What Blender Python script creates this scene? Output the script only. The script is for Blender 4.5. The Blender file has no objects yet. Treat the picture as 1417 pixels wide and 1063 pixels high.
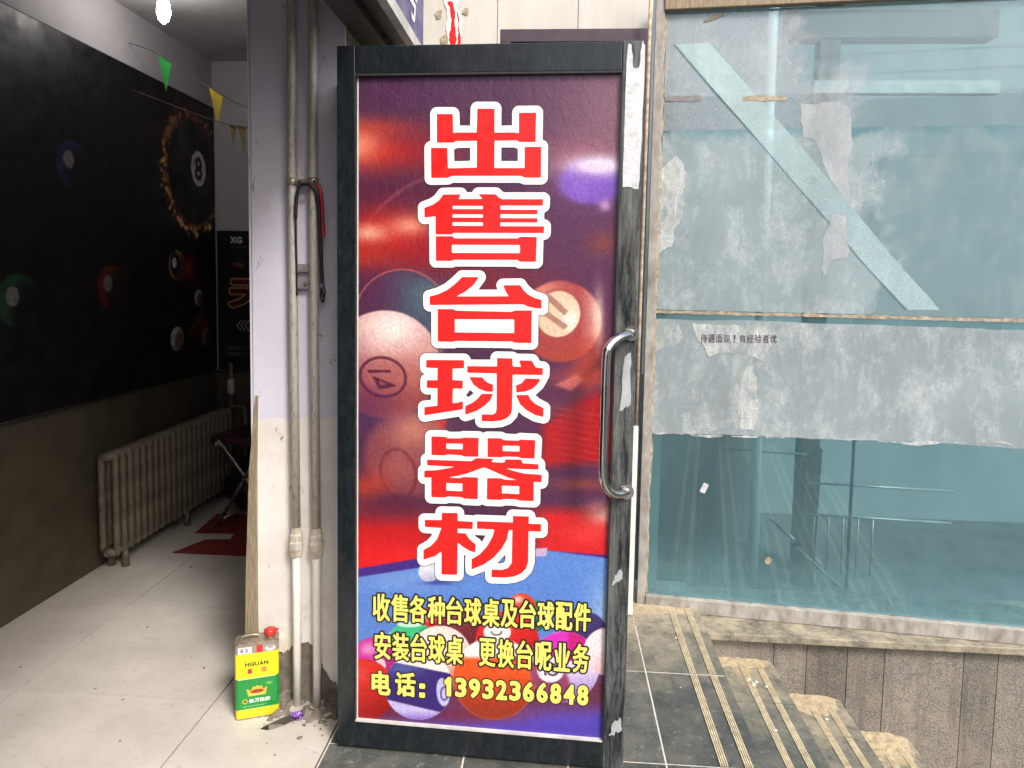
import bpy, bmesh, math, random
import numpy as np
from mathutils import Matrix, Vector
R = math.radians
rnd = random.Random(7)
sc = bpy.context.scene
col = sc.collection

# ------------------------------------------------------------------ camera
def cam_axes(pitch, roll, yaw):
    c, s = math.cos(yaw), math.sin(yaw)
    Z = Matrix(((c, -s, 0), (s, c, 0), (0, 0, 1)))
    f = Z @ Vector((0, math.cos(pitch), -math.sin(pitch)))
    d = Z @ Vector((0, -math.sin(pitch), -math.cos(pitch)))
    r = Z @ Vector((1, 0, 0))
    return r * math.cos(roll) + d * math.sin(roll), -r * math.sin(roll) + d * math.cos(roll), f
A, B, C = cam_axes(R(4.37), R(-1.02), R(3.74))
cam = bpy.data.cameras.new('camera')
cam.sensor_fit = 'HORIZONTAL'; cam.sensor_width = 36; cam.lens = 970 / 1417 * 36
cam.shift_y = -(531.5 - 462) / 1417
cam.clip_start = 0.05; cam.clip_end = 1000
co = bpy.data.objects.new('camera', cam); col.objects.link(co)
co.matrix_world = Matrix(((A.x, -B.x, -C.x, 0), (A.y, -B.y, -C.y, 0), (A.z, -B.z, -C.z, 1.42), (0, 0, 0, 1)))
sc.camera = co

# ------------------------------------------------------------------ world, sun, exposure
SUN_EL, SUN_AZ = 44.0, 142.0          # azimuth clockwise from +Y: behind the camera, to the right
w = bpy.data.worlds.new('World'); sc.world = w; w.use_nodes = True
nt = w.node_tree
sky = nt.nodes.new('ShaderNodeTexSky'); sky.sky_type = 'NISHITA'; sky.sun_disc = False
sky.sun_elevation = R(SUN_EL); sky.sun_rotation = R(SUN_AZ)
sky.air_density = 1.0; sky.dust_density = 4.0; sky.ozone_density = 0.6
nt.links.new(sky.outputs[0], nt.nodes['Background'].inputs[0])
nt.nodes['Background'].inputs[1].default_value = 0.13
sun = bpy.data.lights.new('sun', 'SUN'); sun.energy = 1.5; sun.angle = R(14); sun.color = (1, 0.975, 0.94)
so = bpy.data.objects.new('sun', sun); col.objects.link(so); so.location = (4, -6, 9)
sd = Vector((math.sin(R(SUN_AZ)) * math.cos(R(SUN_EL)), math.cos(R(SUN_AZ)) * math.cos(R(SUN_EL)), math.sin(R(SUN_EL))))
so.rotation_euler = sd.to_track_quat('Z', 'Y').to_euler()
sc.view_settings.view_transform = 'Standard'; sc.view_settings.look = 'None'
sc.view_settings.gamma = 1; sc.view_settings.use_curve_mapping = False
sc.view_settings.exposure = 1.0

# ------------------------------------------------------------------ helpers
def lin(c):
    c = np.asarray(c, float)
    return np.where(c <= 0.04045, c / 12.92, ((c + 0.055) / 1.055) ** 2.4)
def s255(*c):
    return tuple(float(v) for v in lin(np.array(c) / 255.0))

class NT:
    """small wrapper around a material's node tree"""
    def __init__(s, name):
        s.m = bpy.data.materials.new(name); s.m.use_nodes = True
        s.t = s.m.node_tree; s.b = s.t.nodes['Principled BSDF']; s.out = s.t.nodes['Material Output']
        s.tc = s.t.nodes.new('ShaderNodeTexCoord')
    def n(s, k, **kw):
        x = s.t.nodes.new('ShaderNode' + k)
        for a, v in kw.items(): setattr(x, a, v)
        return x
    def l(s, a, b): s.t.links.new(a, b)
    def mapping(s, scale=(1, 1, 1), rot=(0, 0, 0), src='Object', loc=(0, 0, 0)):
        m = s.n('Mapping'); s.l(s.tc.outputs[src], m.inputs[0])
        m.inputs['Scale'].default_value = scale; m.inputs['Rotation'].default_value = rot; m.inputs['Location'].default_value = loc
        return m.outputs[0]
    def noise(s, scale, detail=4, rough=0.55, vec=None, dist=0.0):
        x = s.n('TexNoise'); x.inputs['Scale'].default_value = scale; x.inputs['Detail'].default_value = detail
        x.inputs['Roughness'].default_value = rough; x.inputs['Distortion'].default_value = dist
        s.l(vec if vec is not None else s.tc.outputs['Object'], x.inputs['Vector'])
        return x.outputs['Fac']
    def ramp(s, fac, pts, interp='LINEAR'):
        x = s.n('ValToRGB'); x.color_ramp.interpolation = interp
        e = x.color_ramp.elements
        while len(e) < len(pts): e.new(0.5)
        for i, (p, c) in enumerate(pts):
            e[i].position = p; e[i].color = (*c, 1) if len(c) == 3 else c
        s.l(fac, x.inputs[0]); return x.outputs[0]
    def g(s, fac, a, b):
        return s.ramp(fac, [(a, (0, 0, 0)), (b, (1, 1, 1))])
    def mix(s, fac, a, b, mode='MIX'):
        x = s.n('Mix', data_type='RGBA', blend_type=mode)
        for sock, v in ((x.inputs[0], fac), (x.inputs[6], a), (x.inputs[7], b)):
            if hasattr(v, 'links') or hasattr(v, 'is_output'): s.l(v, sock)
            elif isinstance(v, (int, float)): sock.default_value = v
            else: sock.default_value = (*v, 1)
        return x.outputs[2]
    def math(s, op, a, b=0.0):
        x = s.n('Math', operation=op)
        for i, v in enumerate((a, b)):
            if hasattr(v, 'is_output'): s.l(v, x.inputs[i])
            else: x.inputs[i].default_value = v
        return x.outputs[0]
    def bump(s, h, strength=0.2, dist=0.01, normal=None):
        x = s.n('Bump'); x.inputs['Strength'].default_value = strength; x.inputs['Distance'].default_value = dist
        s.l(h, x.inputs['Height'])
        if normal is not None: s.l(normal, x.inputs['Normal'])
        s.l(x.outputs[0], s.b.inputs['Normal']); return x.outputs[0]
    def set(s, **kw):
        for k, v in kw.items():
            k = k.replace('_', ' ')
            if hasattr(v, 'is_output'): s.l(v, s.b.inputs[k])
            elif isinstance(v, tuple): s.b.inputs[k].default_value = (*v, 1)
            else: s.b.inputs[k].default_value = v
        return s

def pm(name, c1, c2=None, rough=0.6, scale=12, metal=0.0, bump=0.15, bscale=80, spec=0.5, lo=0.35, hi=0.7, rrange=0.12, vary=0.0, stretch=(1, 1, 1)):
    """plain procedural material: two tones mixed by noise, fine relief, uneven gloss"""
    m = NT(name); c2 = c2 or tuple(v * 0.65 for v in c1)
    v = m.mapping(scale=stretch)
    f = m.g(m.noise(scale, 6, 0.6, v), lo, hi)
    c = m.mix(f, c1, c2)
    if vary:
        oi = m.n('ObjectInfo'); k = m.ramp(oi.outputs['Random'], [(0, (1 - vary,) * 3), (1, (1 + vary * 0.4,) * 3)])
        c = m.mix(1.0, c, k, 'MULTIPLY')
    h = m.noise(bscale, 5, 0.6, v)
    m.bump(h, bump, 0.004)
    r = m.ramp(m.noise(scale * 2.3, 4), [(0.3, (max(rough - rrange, 0.03),) * 3), (0.7, (min(rough + rrange, 1),) * 3)])
    m.set(Base_Color=c, Roughness=r, Metallic=metal); m.b.inputs['Specular IOR Level'].default_value = spec
    return m.m

class MB:
    """collects boxes, prisms and tubes, then links them as one mesh object"""
    def __init__(s): s.bm = bmesh.new()
    def box(s, x0, x1, y0, y1, z0, z1, bev=0.0):
        vs = [s.bm.verts.new(p) for p in ((x0, y0, z0), (x1, y0, z0), (x1, y1, z0), (x0, y1, z0), (x0, y0, z1), (x1, y0, z1), (x1, y1, z1), (x0, y1, z1))]
        fs = [s.bm.faces.new([vs[i] for i in q]) for q in ((0, 3, 2, 1), (4, 5, 6, 7), (0, 1, 5, 4), (1, 2, 6, 5), (2, 3, 7, 6), (3, 0, 4, 7))]
        if bev: bmesh.ops.bevel(s.bm, geom=list({e for f in fs for e in f.edges}), offset=bev, segments=2, affect='EDGES', profile=0.5)
        return s
    def prism(s, pts, d, plane='xz', off=0.0, bev=0):
        """polygon pts extruded from off to off+d along the third axis"""
        def P(a, b, t): return {'xz': (a, t, b), 'xy': (a, b, t), 'yz': (t, a, b)}[plane]
        a = [s.bm.verts.new(P(x, y, off)) for x, y in pts]; b = [s.bm.verts.new(P(x, y, off + d)) for x, y in pts]
        n = len(pts); fs = [s.bm.faces.new(a), s.bm.faces.new(b[::-1])]
        for i in range(n): fs.append(s.bm.faces.new((a[i], b[i], b[(i + 1) % n], a[(i + 1) % n])))
        bmesh.ops.recalc_face_normals(s.bm, faces=fs)
        return s
    def tube(s, path, r, n=10, cap=True):
        path = [Vector(p) for p in path]; rr = r if hasattr(r, '__len__') else [r] * len(path)
        rings = []; up = None
        for i, p in enumerate(path):
            t = (path[min(i + 1, len(path) - 1)] - path[max(i - 1, 0)]).normalized()
            if up is None: up = t.orthogonal().normalized()
            up = (up - t * up.dot(t)).normalized(); sd_ = t.cross(up)
            rings.append([s.bm.verts.new(p + (up * math.cos(2 * math.pi * k / n) + sd_ * math.sin(2 * math.pi * k / n)) * rr[i]) for k in range(n)])
        fs = []
        for a, b in zip(rings, rings[1:]):
            for k in range(n):
                f = s.bm.faces.new((a[k], a[(k + 1) % n], b[(k + 1) % n], b[k])); f.smooth = True; fs.append(f)
        if cap: fs += [s.bm.faces.new(rings[0][::-1]), s.bm.faces.new(rings[-1])]
        bmesh.ops.recalc_face_normals(s.bm, faces=fs)
        return s
    def flat(s):
        for f in s.bm.faces: f.smooth = False
        return s
    def raw(s, verts, faces, smooth=False):
        vs = [s.bm.verts.new(v) for v in verts]
        for f in faces:
            q = s.bm.faces.new([vs[i] for i in f]); q.smooth = smooth
        return s
    def build(s, name, mat, parent=None, loc=None, rot=None):
        me = bpy.data.meshes.new(name); s.bm.to_mesh(me); s.bm.free()
        return mkobj(name, me, mat, parent, loc, rot)

def mkobj(name, me, mat, parent=None, loc=None, rot=None):
    if not me.materials: me.materials.append(mat)
    o = bpy.data.objects.new(name, me); col.objects.link(o)
    if parent is not None: o.parent = parent
    if loc: o.location = loc
    if rot: o.rotation_euler = rot
    return o
def tag(o, label=None, cat=None, group=None, kind=None):
    if label: o['label'] = label
    if cat: o['category'] = cat
    if group: o['group'] = group
    if kind: o['kind'] = kind
    return o
def thing(name, label, cat, loc=(0, 0, 0), rz=0.0, group=None):
    o = bpy.data.objects.new(name, None); col.objects.link(o); o.empty_display_size = 0.1
    o.location = loc; o.rotation_euler = (0, 0, rz)
    return tag(o, label, cat, group)

def homog(src, dst):
    """plane-to-plane mapping from four point pairs"""
    M = []
    for (x, y), (u, v) in zip(src, dst):
        M.append([x, y, 1, 0, 0, 0, -u * x, -u * y, -u]); M.append([0, 0, 0, x, y, 1, -v * x, -v * y, -v])
    h = np.linalg.svd(np.array(M, float))[2][-1].reshape(3, 3)
    def f(x, y):
        d = h[2, 0] * x + h[2, 1] * y + h[2, 2]
        return (h[0, 0] * x + h[0, 1] * y + h[0, 2]) / d, (h[1, 0] * x + h[1, 1] * y + h[1, 2]) / d
    return f

# ---- signed distance of a set of closed outlines, and its level sets as flat meshes
def seg_dist(px, py, segs):
    d = np.full(px.shape, 1e9); ins = np.zeros(px.shape, bool)
    for x0, y0, x1, y1 in segs:
        dx, dy = x1 - x0, y1 - y0; L = dx * dx + dy * dy
        if L < 1e-16: continue
        t = np.clip(((px - x0) * dx + (py - y0) * dy) / L, 0, 1)
        d = np.minimum(d, (px - x0 - t * dx) ** 2 + (py - y0 - t * dy) ** 2)
        if abs(dy) > 1e-12:
            c = ((y0 <= py) & (py < y1)) | ((y1 <= py) & (py < y0))
            ins ^= c & (px < x0 + (py - y0) * dx / dy)
    d = np.sqrt(d)
    return np.where(ins, -d, d)
def poly_segs(p): return [(*p[i], *p[(i + 1) % len(p)]) for i in range(len(p))]
def field(segs_sets, holes, pad, step):
    allp = np.array([s for S in segs_sets for s in S]).reshape(-1, 2)
    x = np.arange(allp[:, 0].min() - pad, allp[:, 0].max() + pad + step, step)
    y = np.arange(allp[:, 1].min() - pad, allp[:, 1].max() + pad + step, step)
    X, Y = np.meshgrid(x, y)
    f = np.full(X.shape, 1e9)
    for S in segs_sets: f = np.minimum(f, seg_dist(X, Y, S))
    for S in holes: f = np.maximum(f, -seg_dist(X, Y, S))
    return x, y, f
def level_mesh(x, y, f, level, place, verts, faces):
    """append the region f<level: inner cells merged in runs, edge cells clipped"""
    g = f - level; ny, nx = g.shape
    def add(pts):
        b = len(verts); verts.extend(place(a, c) for a, c in pts); faces.append(tuple(range(b, b + len(pts))))
    for j in range(ny - 1):
        run = None
        for i in range(nx - 1):
            c = (g[j, i], g[j, i + 1], g[j + 1, i + 1], g[j + 1, i])
            k = sum(v < 0 for v in c)
            if k == 4:
                if run is None: run = i
                continue
            if run is not None:
                add([(x[run], y[j]), (x[i], y[j]), (x[i], y[j + 1]), (x[run], y[j + 1])]); run = None
            if k:
                P = ((x[i], y[j]), (x[i + 1], y[j]), (x[i + 1], y[j + 1]), (x[i], y[j + 1])); o = []
                for q in range(4):
                    a, b = c[q], c[(q + 1) % 4]
                    if a < 0: o.append(P[q])
                    if (a < 0) != (b < 0):
                        t = a / (a - b); o.append((P[q][0] + t * (P[(q + 1) % 4][0] - P[q][0]), P[q][1] + t * (P[(q + 1) % 4][1] - P[q][1])))
                if len(o) > 2: add(o)
        if run is not None: add([(x[run], y[j]), (x[nx - 1], y[j]), (x[nx - 1], y[j + 1]), (x[run], y[j + 1])])
def flat(name, verts, faces, mat, parent=None):
    me = bpy.data.meshes.new(name); me.from_pydata(verts, [], faces)
    return mkobj(name, me, mat, parent)

_fc = bpy.data.curves.new('glyph', 'FONT'); _fo = bpy.data.objects.new('glyph', _fc); col.objects.link(_fo)
_fc.resolution_u = 3
GL = {}
def glyph(ch):
    """outline segments of a character scaled to its own 0..1 box, and its natural aspect"""
    if ch in GL: return GL[ch]
    if ch == '1':
        p = [(0.32, 0), (0.72, 0), (0.72, 1), (0.42, 1), (0.3, 0.9), (0.0, 0.83), (0.0, 0.66), (0.32, 0.72)]
        GL[ch] = (poly_segs(p), 0.45); return GL[ch]
    _fc.body = ch; bpy.context.view_layer.update()
    me = _fo.evaluated_get(bpy.context.evaluated_depsgraph_get()).to_mesh()
    cnt = {}
    for p in me.polygons:
        for e in p.edge_keys: cnt[e] = cnt.get(e, 0) + 1
    v = np.array([q.co[:2] for q in me.vertices]); lo, hi = v.min(0), v.max(0); sz = hi - lo
    v = (v - lo) / sz
    GL[ch] = ([(v[a][0], v[a][1], v[b][0], v[b][1]) for (a, b), k in cnt.items() if k == 1], sz[0] / sz[1])
    return GL[ch]
def glyph_in(ch, x0, x1, y0, y1):
    return [(x0 + a * (x1 - x0), y0 + b * (y1 - y0), x0 + c * (x1 - x0), y0 + d * (y1 - y0)) for a, b, c, d in glyph(ch)[0]]

class Art:
    """a flat print, painted on a fine grid of coloured points (sRGB in, linear out)"""
    def __init__(s, X, Y, base):
        s.X, s.Y = X, Y; s.I = np.empty(X.shape + (3,)); s.I[:] = np.array(base) / 255.0
    def bl(s, m, c):
        c = np.array(c) / 255.0; s.I += np.clip(m, 0, 1)[..., None] * (c - s.I)
    def ell(s, cx, cy, rx, ry, soft=0.1, rot=0.0):
        c, n = math.cos(rot), math.sin(rot); dx, dy = s.X - cx, s.Y - cy
        d = np.hypot((dx * c + dy * n) / rx, (-dx * n + dy * c) / ry)
        t = np.clip((1 - d) / soft + 0.5, 0, 1); return t * t * (3 - 2 * t)
    def ring(s, cx, cy, rx, ry, wd, soft=0.1, rot=0.0):
        return s.ell(cx, cy, rx, ry, soft, rot) * (1 - s.ell(cx, cy, rx - wd, ry - wd, soft, rot))
    def glow(s, cx, cy, rx, ry): return np.exp(-(((s.X - cx) / rx) ** 2 + ((s.Y - cy) / ry) ** 2))
    def poly(s, pts, soft=0.8): return np.clip(0.5 - seg_dist(s.X, s.Y, poly_segs(pts)) / soft, 0, 1)
    def text(s, segs, grow=0.0, soft=0.8): return np.clip(0.5 - (seg_dist(s.X, s.Y, segs) - grow) / soft, 0, 1)
    def ball(s, cx, cy, r, c, dark, hi=(255, 255, 255), soft=0.05, hs=0.8, lx=-0.25, ly=-0.5):
        m = s.ell(cx, cy, r, r, soft); s.bl(m, c)
        sh = np.clip(((s.X - cx) * -lx + (s.Y - cy) * -ly) / r * 1.0 + 0.1, 0, 1)
        s.bl(m * sh, dark); s.bl(m * s.glow(cx + lx * r, cy + ly * r * 1.1, r * 0.35, r * 0.25) * hs, hi)
        return m
    def noise(s, amp, k, seed):
        g = np.random.default_rng(seed); n = g.normal(size=s.X.shape)
        for _ in range(k):
            n = (n + np.roll(n, 1, 0) + np.roll(n, -1, 0) + np.roll(n, 1, 1) + np.roll(n, -1, 1)) / 5
        n /= n.std(); s.I *= (1 + amp * n)[..., None]
        return n
def grid_obj(name, P, rgb, mat, parent=None):
    """P: (ny,nx,3) points, rgb: (ny,nx,3) sRGB 0..1 -> coloured grid mesh"""
    ny, nx = P.shape[:2]; me = bpy.data.meshes.new(name)
    idx = np.arange(ny * nx).reshape(ny, nx)
    q = np.stack([idx[:-1, :-1], idx[:-1, 1:], idx[1:, 1:], idx[1:, :-1]], -1).reshape(-1)
    nf = (ny - 1) * (nx - 1)
    me.vertices.add(ny * nx); me.vertices.foreach_set('co', P.reshape(-1).astype('f'))
    me.loops.add(nf * 4); me.loops.foreach_set('vertex_index', q.astype('i'))
    me.polygons.add(nf); me.polygons.foreach_set('loop_start', np.arange(0, nf * 4, 4).astype('i'))
    me.update(calc_edges=True)
    at = me.color_attributes.new('print', 'FLOAT_COLOR', 'POINT')
    c = np.ones((ny * nx, 4), 'f'); c[:, :3] = lin(np.clip(rgb, 0, 1)).reshape(-1, 3); at.data.foreach_set('color', c.reshape(-1))
    return mkobj(name, me, mat, parent)
def print_mat(name, rough, bump, bscale, stretch=(1, 1, 1), gain=0.85, spec=0.5, fine=0.0):
    m = NT(name); a = m.n('Attribute', attribute_name='print')
    c = m.mix(1.0, a.outputs['Color'], (gain,) * 3, 'MULTIPLY')
    v = m.mapping(scale=stretch)
    h = m.noise(bscale, 5, 0.6, v, 0.6)
    if fine: h = m.math('ADD', h, m.math('MULTIPLY', m.noise(bscale * 6, 3), fine))
    m.bump(h, bump, 0.006)
    m.set(Base_Color=c, Roughness=m.ramp(m.noise(9, 4), [(0.3, (rough * 0.7,) * 3), (0.7, (rough * 1.3,) * 3)]))
    m.b.inputs['Specular IOR Level'].default_value = spec
    return m.m

# ------------------------------------------------------------------ materials
M = {}
def floor_tile_mat():
    m = NT('beige_floor_tile')
    oi = m.n('ObjectInfo'); k = m.ramp(oi.outputs['Random'], [(0, (0.93,) * 3), (1, (1.04,) * 3)])
    v = m.mapping(src='Object')
    c = m.mix(m.g(m.noise(3.2, 7, 0.65), 0.35, 0.75), (0.62, 0.585, 0.54), (0.46, 0.425, 0.385))
    c = m.mix(m.math('MULTIPLY', m.g(m.noise(38, 6, 0.75), 0.58, 0.70), .7), c, (0.24, 0.21, 0.175))
    c = m.mix(m.math('MULTIPLY', m.g(m.noise(140, 3, 0.6), 0.68, 0.74), 0.7), c, (0.12, 0.10, 0.08))
    for rot, sc_ in ((.6, 5), (-.9, 4)):                      # shoe scuffs
        vv_ = m.mapping(scale=(1, 14, 1), rot=(0, 0, rot)); c = m.mix(m.math('MULTIPLY', m.math('MULTIPLY', m.g(m.noise(sc_, 6, .7, vv_), .62, .70), m.g(m.noise(2.6, 3), .45, .6)), .45), c, (.20, .175, .15))
    c = m.mix(1.0, c, k, 'MULTIPLY')
    m.bump(m.noise(60, 4), 0.05, 0.003)
    m.set(Base_Color=c, Roughness=m.ramp(m.noise(7, 5), [(0.3, (0.28,) * 3), (0.7, (0.55,) * 3)]))
    return m.m
M['tile'] = floor_tile_mat()
M['grout'] = pm('dark_grout', (0.07, 0.06, 0.05), rough=0.9, bump=0.3)
def granite_mat():
    m = NT('dark_granite_paving')
    c = m.mix(m.g(m.noise(160, 3, 0.7), 0.35, 0.7), (0.035, 0.042, 0.042), (0.105, 0.115, 0.11))
    c = m.mix(m.math('MULTIPLY', m.g(m.noise(5.5, 7, 0.7), 0.44, 0.74), 0.7), c, (0.22, 0.205, 0.17))
    c = m.mix(m.math('MULTIPLY', m.g(m.noise(34, 6, 0.75), 0.56, 0.70), 0.6), c, (0.34, 0.315, 0.26))
    oi = m.n('ObjectInfo'); c = m.mix(1.0, c, m.ramp(oi.outputs['Random'], [(0, (0.75,) * 3), (1, (1.15,) * 3)]), 'MULTIPLY')
    geo = m.n('NewGeometry'); sy = m.n('SeparateXYZ'); m.l(geo.outputs['Position'], sy.inputs[0])
    dr = m.ramp(m.math('SUBTRACT', sy.outputs[1], 2.0), [(.30, (0,) * 3), (.98, (.60,) * 3)])     # sandy dust lies thicker towards the wall
    c = m.mix(m.math('MINIMUM', m.math('MULTIPLY', dr, m.math('MULTIPLY', m.g(m.noise(11, 9, 0.78), .33, .60), 1.7)), 1.0), c, m.mix(m.noise(200, 3), (.31, .27, .19), (.54, .47, .34)))
    m.bump(m.noise(90, 5), 0.12, 0.003)
    m.set(Base_Color=c, Roughness=m.ramp(m.noise(8, 6, 0.7), [(0.3, (0.22,) * 3), (0.65, (0.6,) * 3)]))
    return m.m
M['granite'] = granite_mat()
M['joint'] = pm('pale_joint_mortar', (0.72, 0.69, 0.62), (0.48, 0.45, 0.39), rough=0.9, scale=30)
M['speckle'] = None
def speckle_mat():
    m = NT('speckled_granite_panel')
    c = m.mix(m.g(m.noise(190, 3, 0.8), 0.42, 0.6), (0.075, 0.07, 0.066), (0.27, 0.25, 0.22))
    c = m.mix(m.math('MULTIPLY', m.g(m.noise(9, 8, .7), 0.45, 0.72), 0.6), c, (0.30, 0.255, 0.18))
    sx = m.n('SeparateXYZ'); m.l(m.tc.outputs['Object'], sx.inputs[0]); vs_ = m.mapping(scale=(9, 1, .8))
    c = m.mix(m.math('MULTIPLY', m.g(m.noise(3, 7, .7, vs_), .48, .66), .55), c, (.085, .075, .062))       # run-off streaks
    oi = m.n('ObjectInfo'); c = m.mix(1.0, c, m.ramp(oi.outputs['Random'], [(0, (.72,) * 3), (1, (1.15,) * 3)]), 'MULTIPLY')
    m.bump(m.noise(150, 4), 0.25, 0.003); m.set(Base_Color=c, Roughness=0.7); return m.m
M['speckle'] = speckle_mat()
M['gold'] = pm('worn_brass_strip', (0.76, 0.67, 0.47), (0.50, 0.41, 0.27), rough=0.5, scale=30, metal=0.2, bump=0.2)
M['sand'] = pm('builders_sand', (0.48, 0.40, 0.26), (0.30, 0.245, 0.16), rough=0.95, scale=25, bump=0.8, bscale=220)
M['ground'] = pm('street_asphalt', (0.06, 0.058, 0.055), (0.04, 0.04, 0.04), rough=0.9, scale=4)
def plaster_mat():
    m = NT('painted_plaster')
    sx = m.n('SeparateXYZ'); m.l(m.tc.outputs['Object'], sx.inputs[0])
    z = m.math('ADD', sx.outputs[2], m.math('MULTIPLY', m.math('SUBTRACT', m.noise(7, 5), 0.5), 0.10))
    up = m.g(z, 0.955, 0.962)                          # edge of the lavender coat
    lav = m.mix(m.g(m.noise(2.2, 5), 0.35, 0.7), (0.66, 0.645, 0.75), (0.55, 0.535, 0.64))
    wht = m.mix(m.g(m.noise(4, 6, 0.65), 0.4, 0.72), (0.80, 0.77, 0.74), (0.62, 0.58, 0.53))
    c = m.mix(up, wht, lav)
    v = m.mapping(scale=(1, 1, 0.35), rot=(0, 0.5, 0))
    dirt = m.math('MULTIPLY', m.g(m.noise(48, 6, 0.7, v), 0.615, 0.67), m.ramp(m.noise(5, 4), [(0.42, (0.05,) * 3), (0.62, (0.95,) * 3)]))
    c = m.mix(dirt, c, (0.20, 0.17, 0.14))
    low = m.math('MULTIPLY', m.ramp(sx.outputs[2], [(0.05, (1,) * 3), (0.5, (0,) * 3)]), m.g(m.noise(12, 6, 0.7), 0.5, 0.72))
    c = m.mix(low, c, (0.42, 0.33, 0.22))
    m.bump(m.math('ADD', m.noise(22, 6, 0.6), m.math('MULTIPLY', dirt, -0.6)), 0.28, 0.006)
    m.set(Base_Color=c, Roughness=0.75); return m.m
M['plaster'] = plaster_mat()
M['concrete'] = pm('broken_concrete', (0.24, 0.21, 0.175), (0.11, 0.095, 0.08), rough=0.95, scale=22, bump=1.0, bscale=55)
M['inwall'] = pm('grey_shop_wall_paint', (0.42, 0.40, 0.42), (0.34, 0.32, 0.33), rough=0.8, scale=3)
M['dado'] = pm('old_olive_dado_paint', (0.08, 0.067, 0.043), (0.045, 0.038, 0.024), rough=0.6, scale=6)
M['ceil'] = pm('shop_ceiling_paint', (0.48, 0.46, 0.46), rough=0.9, scale=3)
M['lintel'] = pm('dark_bronze_aluminium', (0.045, 0.042, 0.038), (0.08, 0.072, 0.06), rough=0.4, scale=18, metal=0.5)
M['trim'] = pm('dirty_white_trim', (0.62, 0.61, 0.60), (0.40, 0.38, 0.36), rough=0.5)
M['fascia'] = pm('purple_fascia_sheet', (0.085, 0.07, 0.22), (0.06, 0.05, 0.17), rough=0.4, scale=5)
M['white'] = pm('white_vinyl_lettering', (0.80, 0.80, 0.80), (0.74, 0.74, 0.75), rough=0.4, bump=0.03)
M['panelwall'] = pm('cream_wall_cladding', (0.62, 0.605, 0.565), (0.48, 0.455, 0.41), rough=0.6, scale=5, stretch=(1, 1, 0.15))
M['boardpurple'] = pm('dark_plum_paint', (0.045, 0.025, 0.045), (0.07, 0.045, 0.06), rough=0.5, scale=14)
M['pipe'] = pm('painted_steel_pipe', (0.56, 0.53, 0.47), (0.30, 0.255, 0.20), rough=0.42, scale=110, metal=0.4, bump=0.8, bscale=260, lo=0.52, hi=0.74, stretch=(1, 1, .35))
M['pvc'] = pm('white_plastic_pipe', (0.80, 0.78, 0.74), (0.66, 0.63, 0.58), rough=0.35, scale=10, bump=0.05)
M['fitting'] = pm('cream_pipe_fitting', (0.70, 0.65, 0.56), (0.42, 0.35, 0.28), rough=0.5, scale=30, bump=0.3)
M['clampm'] = pm('galvanised_clamp', (0.45, 0.40, 0.33), (0.25, 0.20, 0.15), rough=0.4, metal=0.6, scale=40)
M['platem'] = pm('grey_bracket_plate', (0.26, 0.25, 0.25), (0.16, 0.15, 0.15), rough=0.55, scale=30)
M['blackcable'] = pm('black_cable', (0.015, 0.015, 0.017), rough=0.5)
M['redcable'] = pm('red_cable', (0.42, 0.02, 0.03), rough=0.45)
M['wood'] = pm('weathered_wood', (0.36, 0.29, 0.20), (0.20, 0.155, 0.10), rough=0.8, scale=30, stretch=(6, 6, 0.6), bump=0.6, bscale=40)
def door_mat(name, res):
    m = NT(name)
    v = m.mapping(scale=(1, 1, 0.4))
    c = m.mix(m.g(m.noise(38, 8, 0.72, v, 0.6), 0.45, 0.85), (0.009, 0.013, 0.016), (0.026, 0.033, 0.037))
    v2 = m.mapping(scale=(14, 14, 1), rot=(0, .5, 0)); v3 = m.mapping(scale=(1, 1, 16), rot=(0, .2, 0))
    scr = m.math('MAXIMUM', m.g(m.noise(10, 8, .75, v2), .64, .70), m.g(m.noise(12, 8, .75, v3), .65, .71))
    c = m.mix(m.math('MULTIPLY', scr, 0.5), c, (0.24, 0.27, 0.27))
    if res:
        vs_ = m.mapping(scale=(1.6, 1, .16)); k = m.g(m.noise(16, 10, 0.78, vs_, 0.1), 0.42, 0.66)
        c = m.mix(m.math('MULTIPLY', k, res), c, m.mix(m.noise(120, 4), (0.20, 0.21, 0.20), (0.42, 0.43, 0.41)))
    m.bump(m.noise(45, 6, 0.7, v), 0.25, 0.003)
    m.set(Base_Color=c, Roughness=m.ramp(m.noise(20, 5, 0.7, v), [(0.35, (0.07,) * 3), (0.7, (0.28,) * 3)])); return m.m
M['frame'] = door_mat('black_marbled_door_film', 0.0)
M['frame_worn'] = door_mat('worn_black_door_film', 0.6)
M['gasket'] = pm('black_rubber_gasket', (0.02, 0.02, 0.02), rough=0.6)
M['steel'] = pm('polished_steel_handle', (0.62, 0.61, 0.58), (0.5, 0.49, 0.47), rough=0.13, metal=1.0, scale=30, bump=0.02, rrange=0.06)
M['red'] = pm('red_printed_ink', (0.78, 0.012, 0.010), (0.74, 0.014, 0.012), rough=0.32, bump=0.04, bscale=30)
M['whiteink'] = pm('white_printed_ink', (0.86, 0.86, 0.86), (0.83, 0.83, 0.83), rough=0.32, bump=0.04, bscale=30)
M['blackink'] = pm('black_printed_ink', (0.02, 0.012, 0.02), rough=0.35, bump=0.04, bscale=30)
M['yellowink'] = pm('yellow_printed_ink', (0.88, 0.80, 0.16), (0.84, 0.76, 0.14), rough=0.32, bump=0.04, bscale=30)
M['poster'] = print_mat('wrinkled_poster_film', 0.26, 0.34, 42, (1.0, 1.0, 0.6), gain=0.78, fine=0.35)
M['canvas'] = print_mat('printed_wall_canvas', 0.5, 0.1, 30)
M['canlabel'] = print_mat('printed_tin_label', 0.25, 0.05, 40, gain=0.9)
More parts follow.
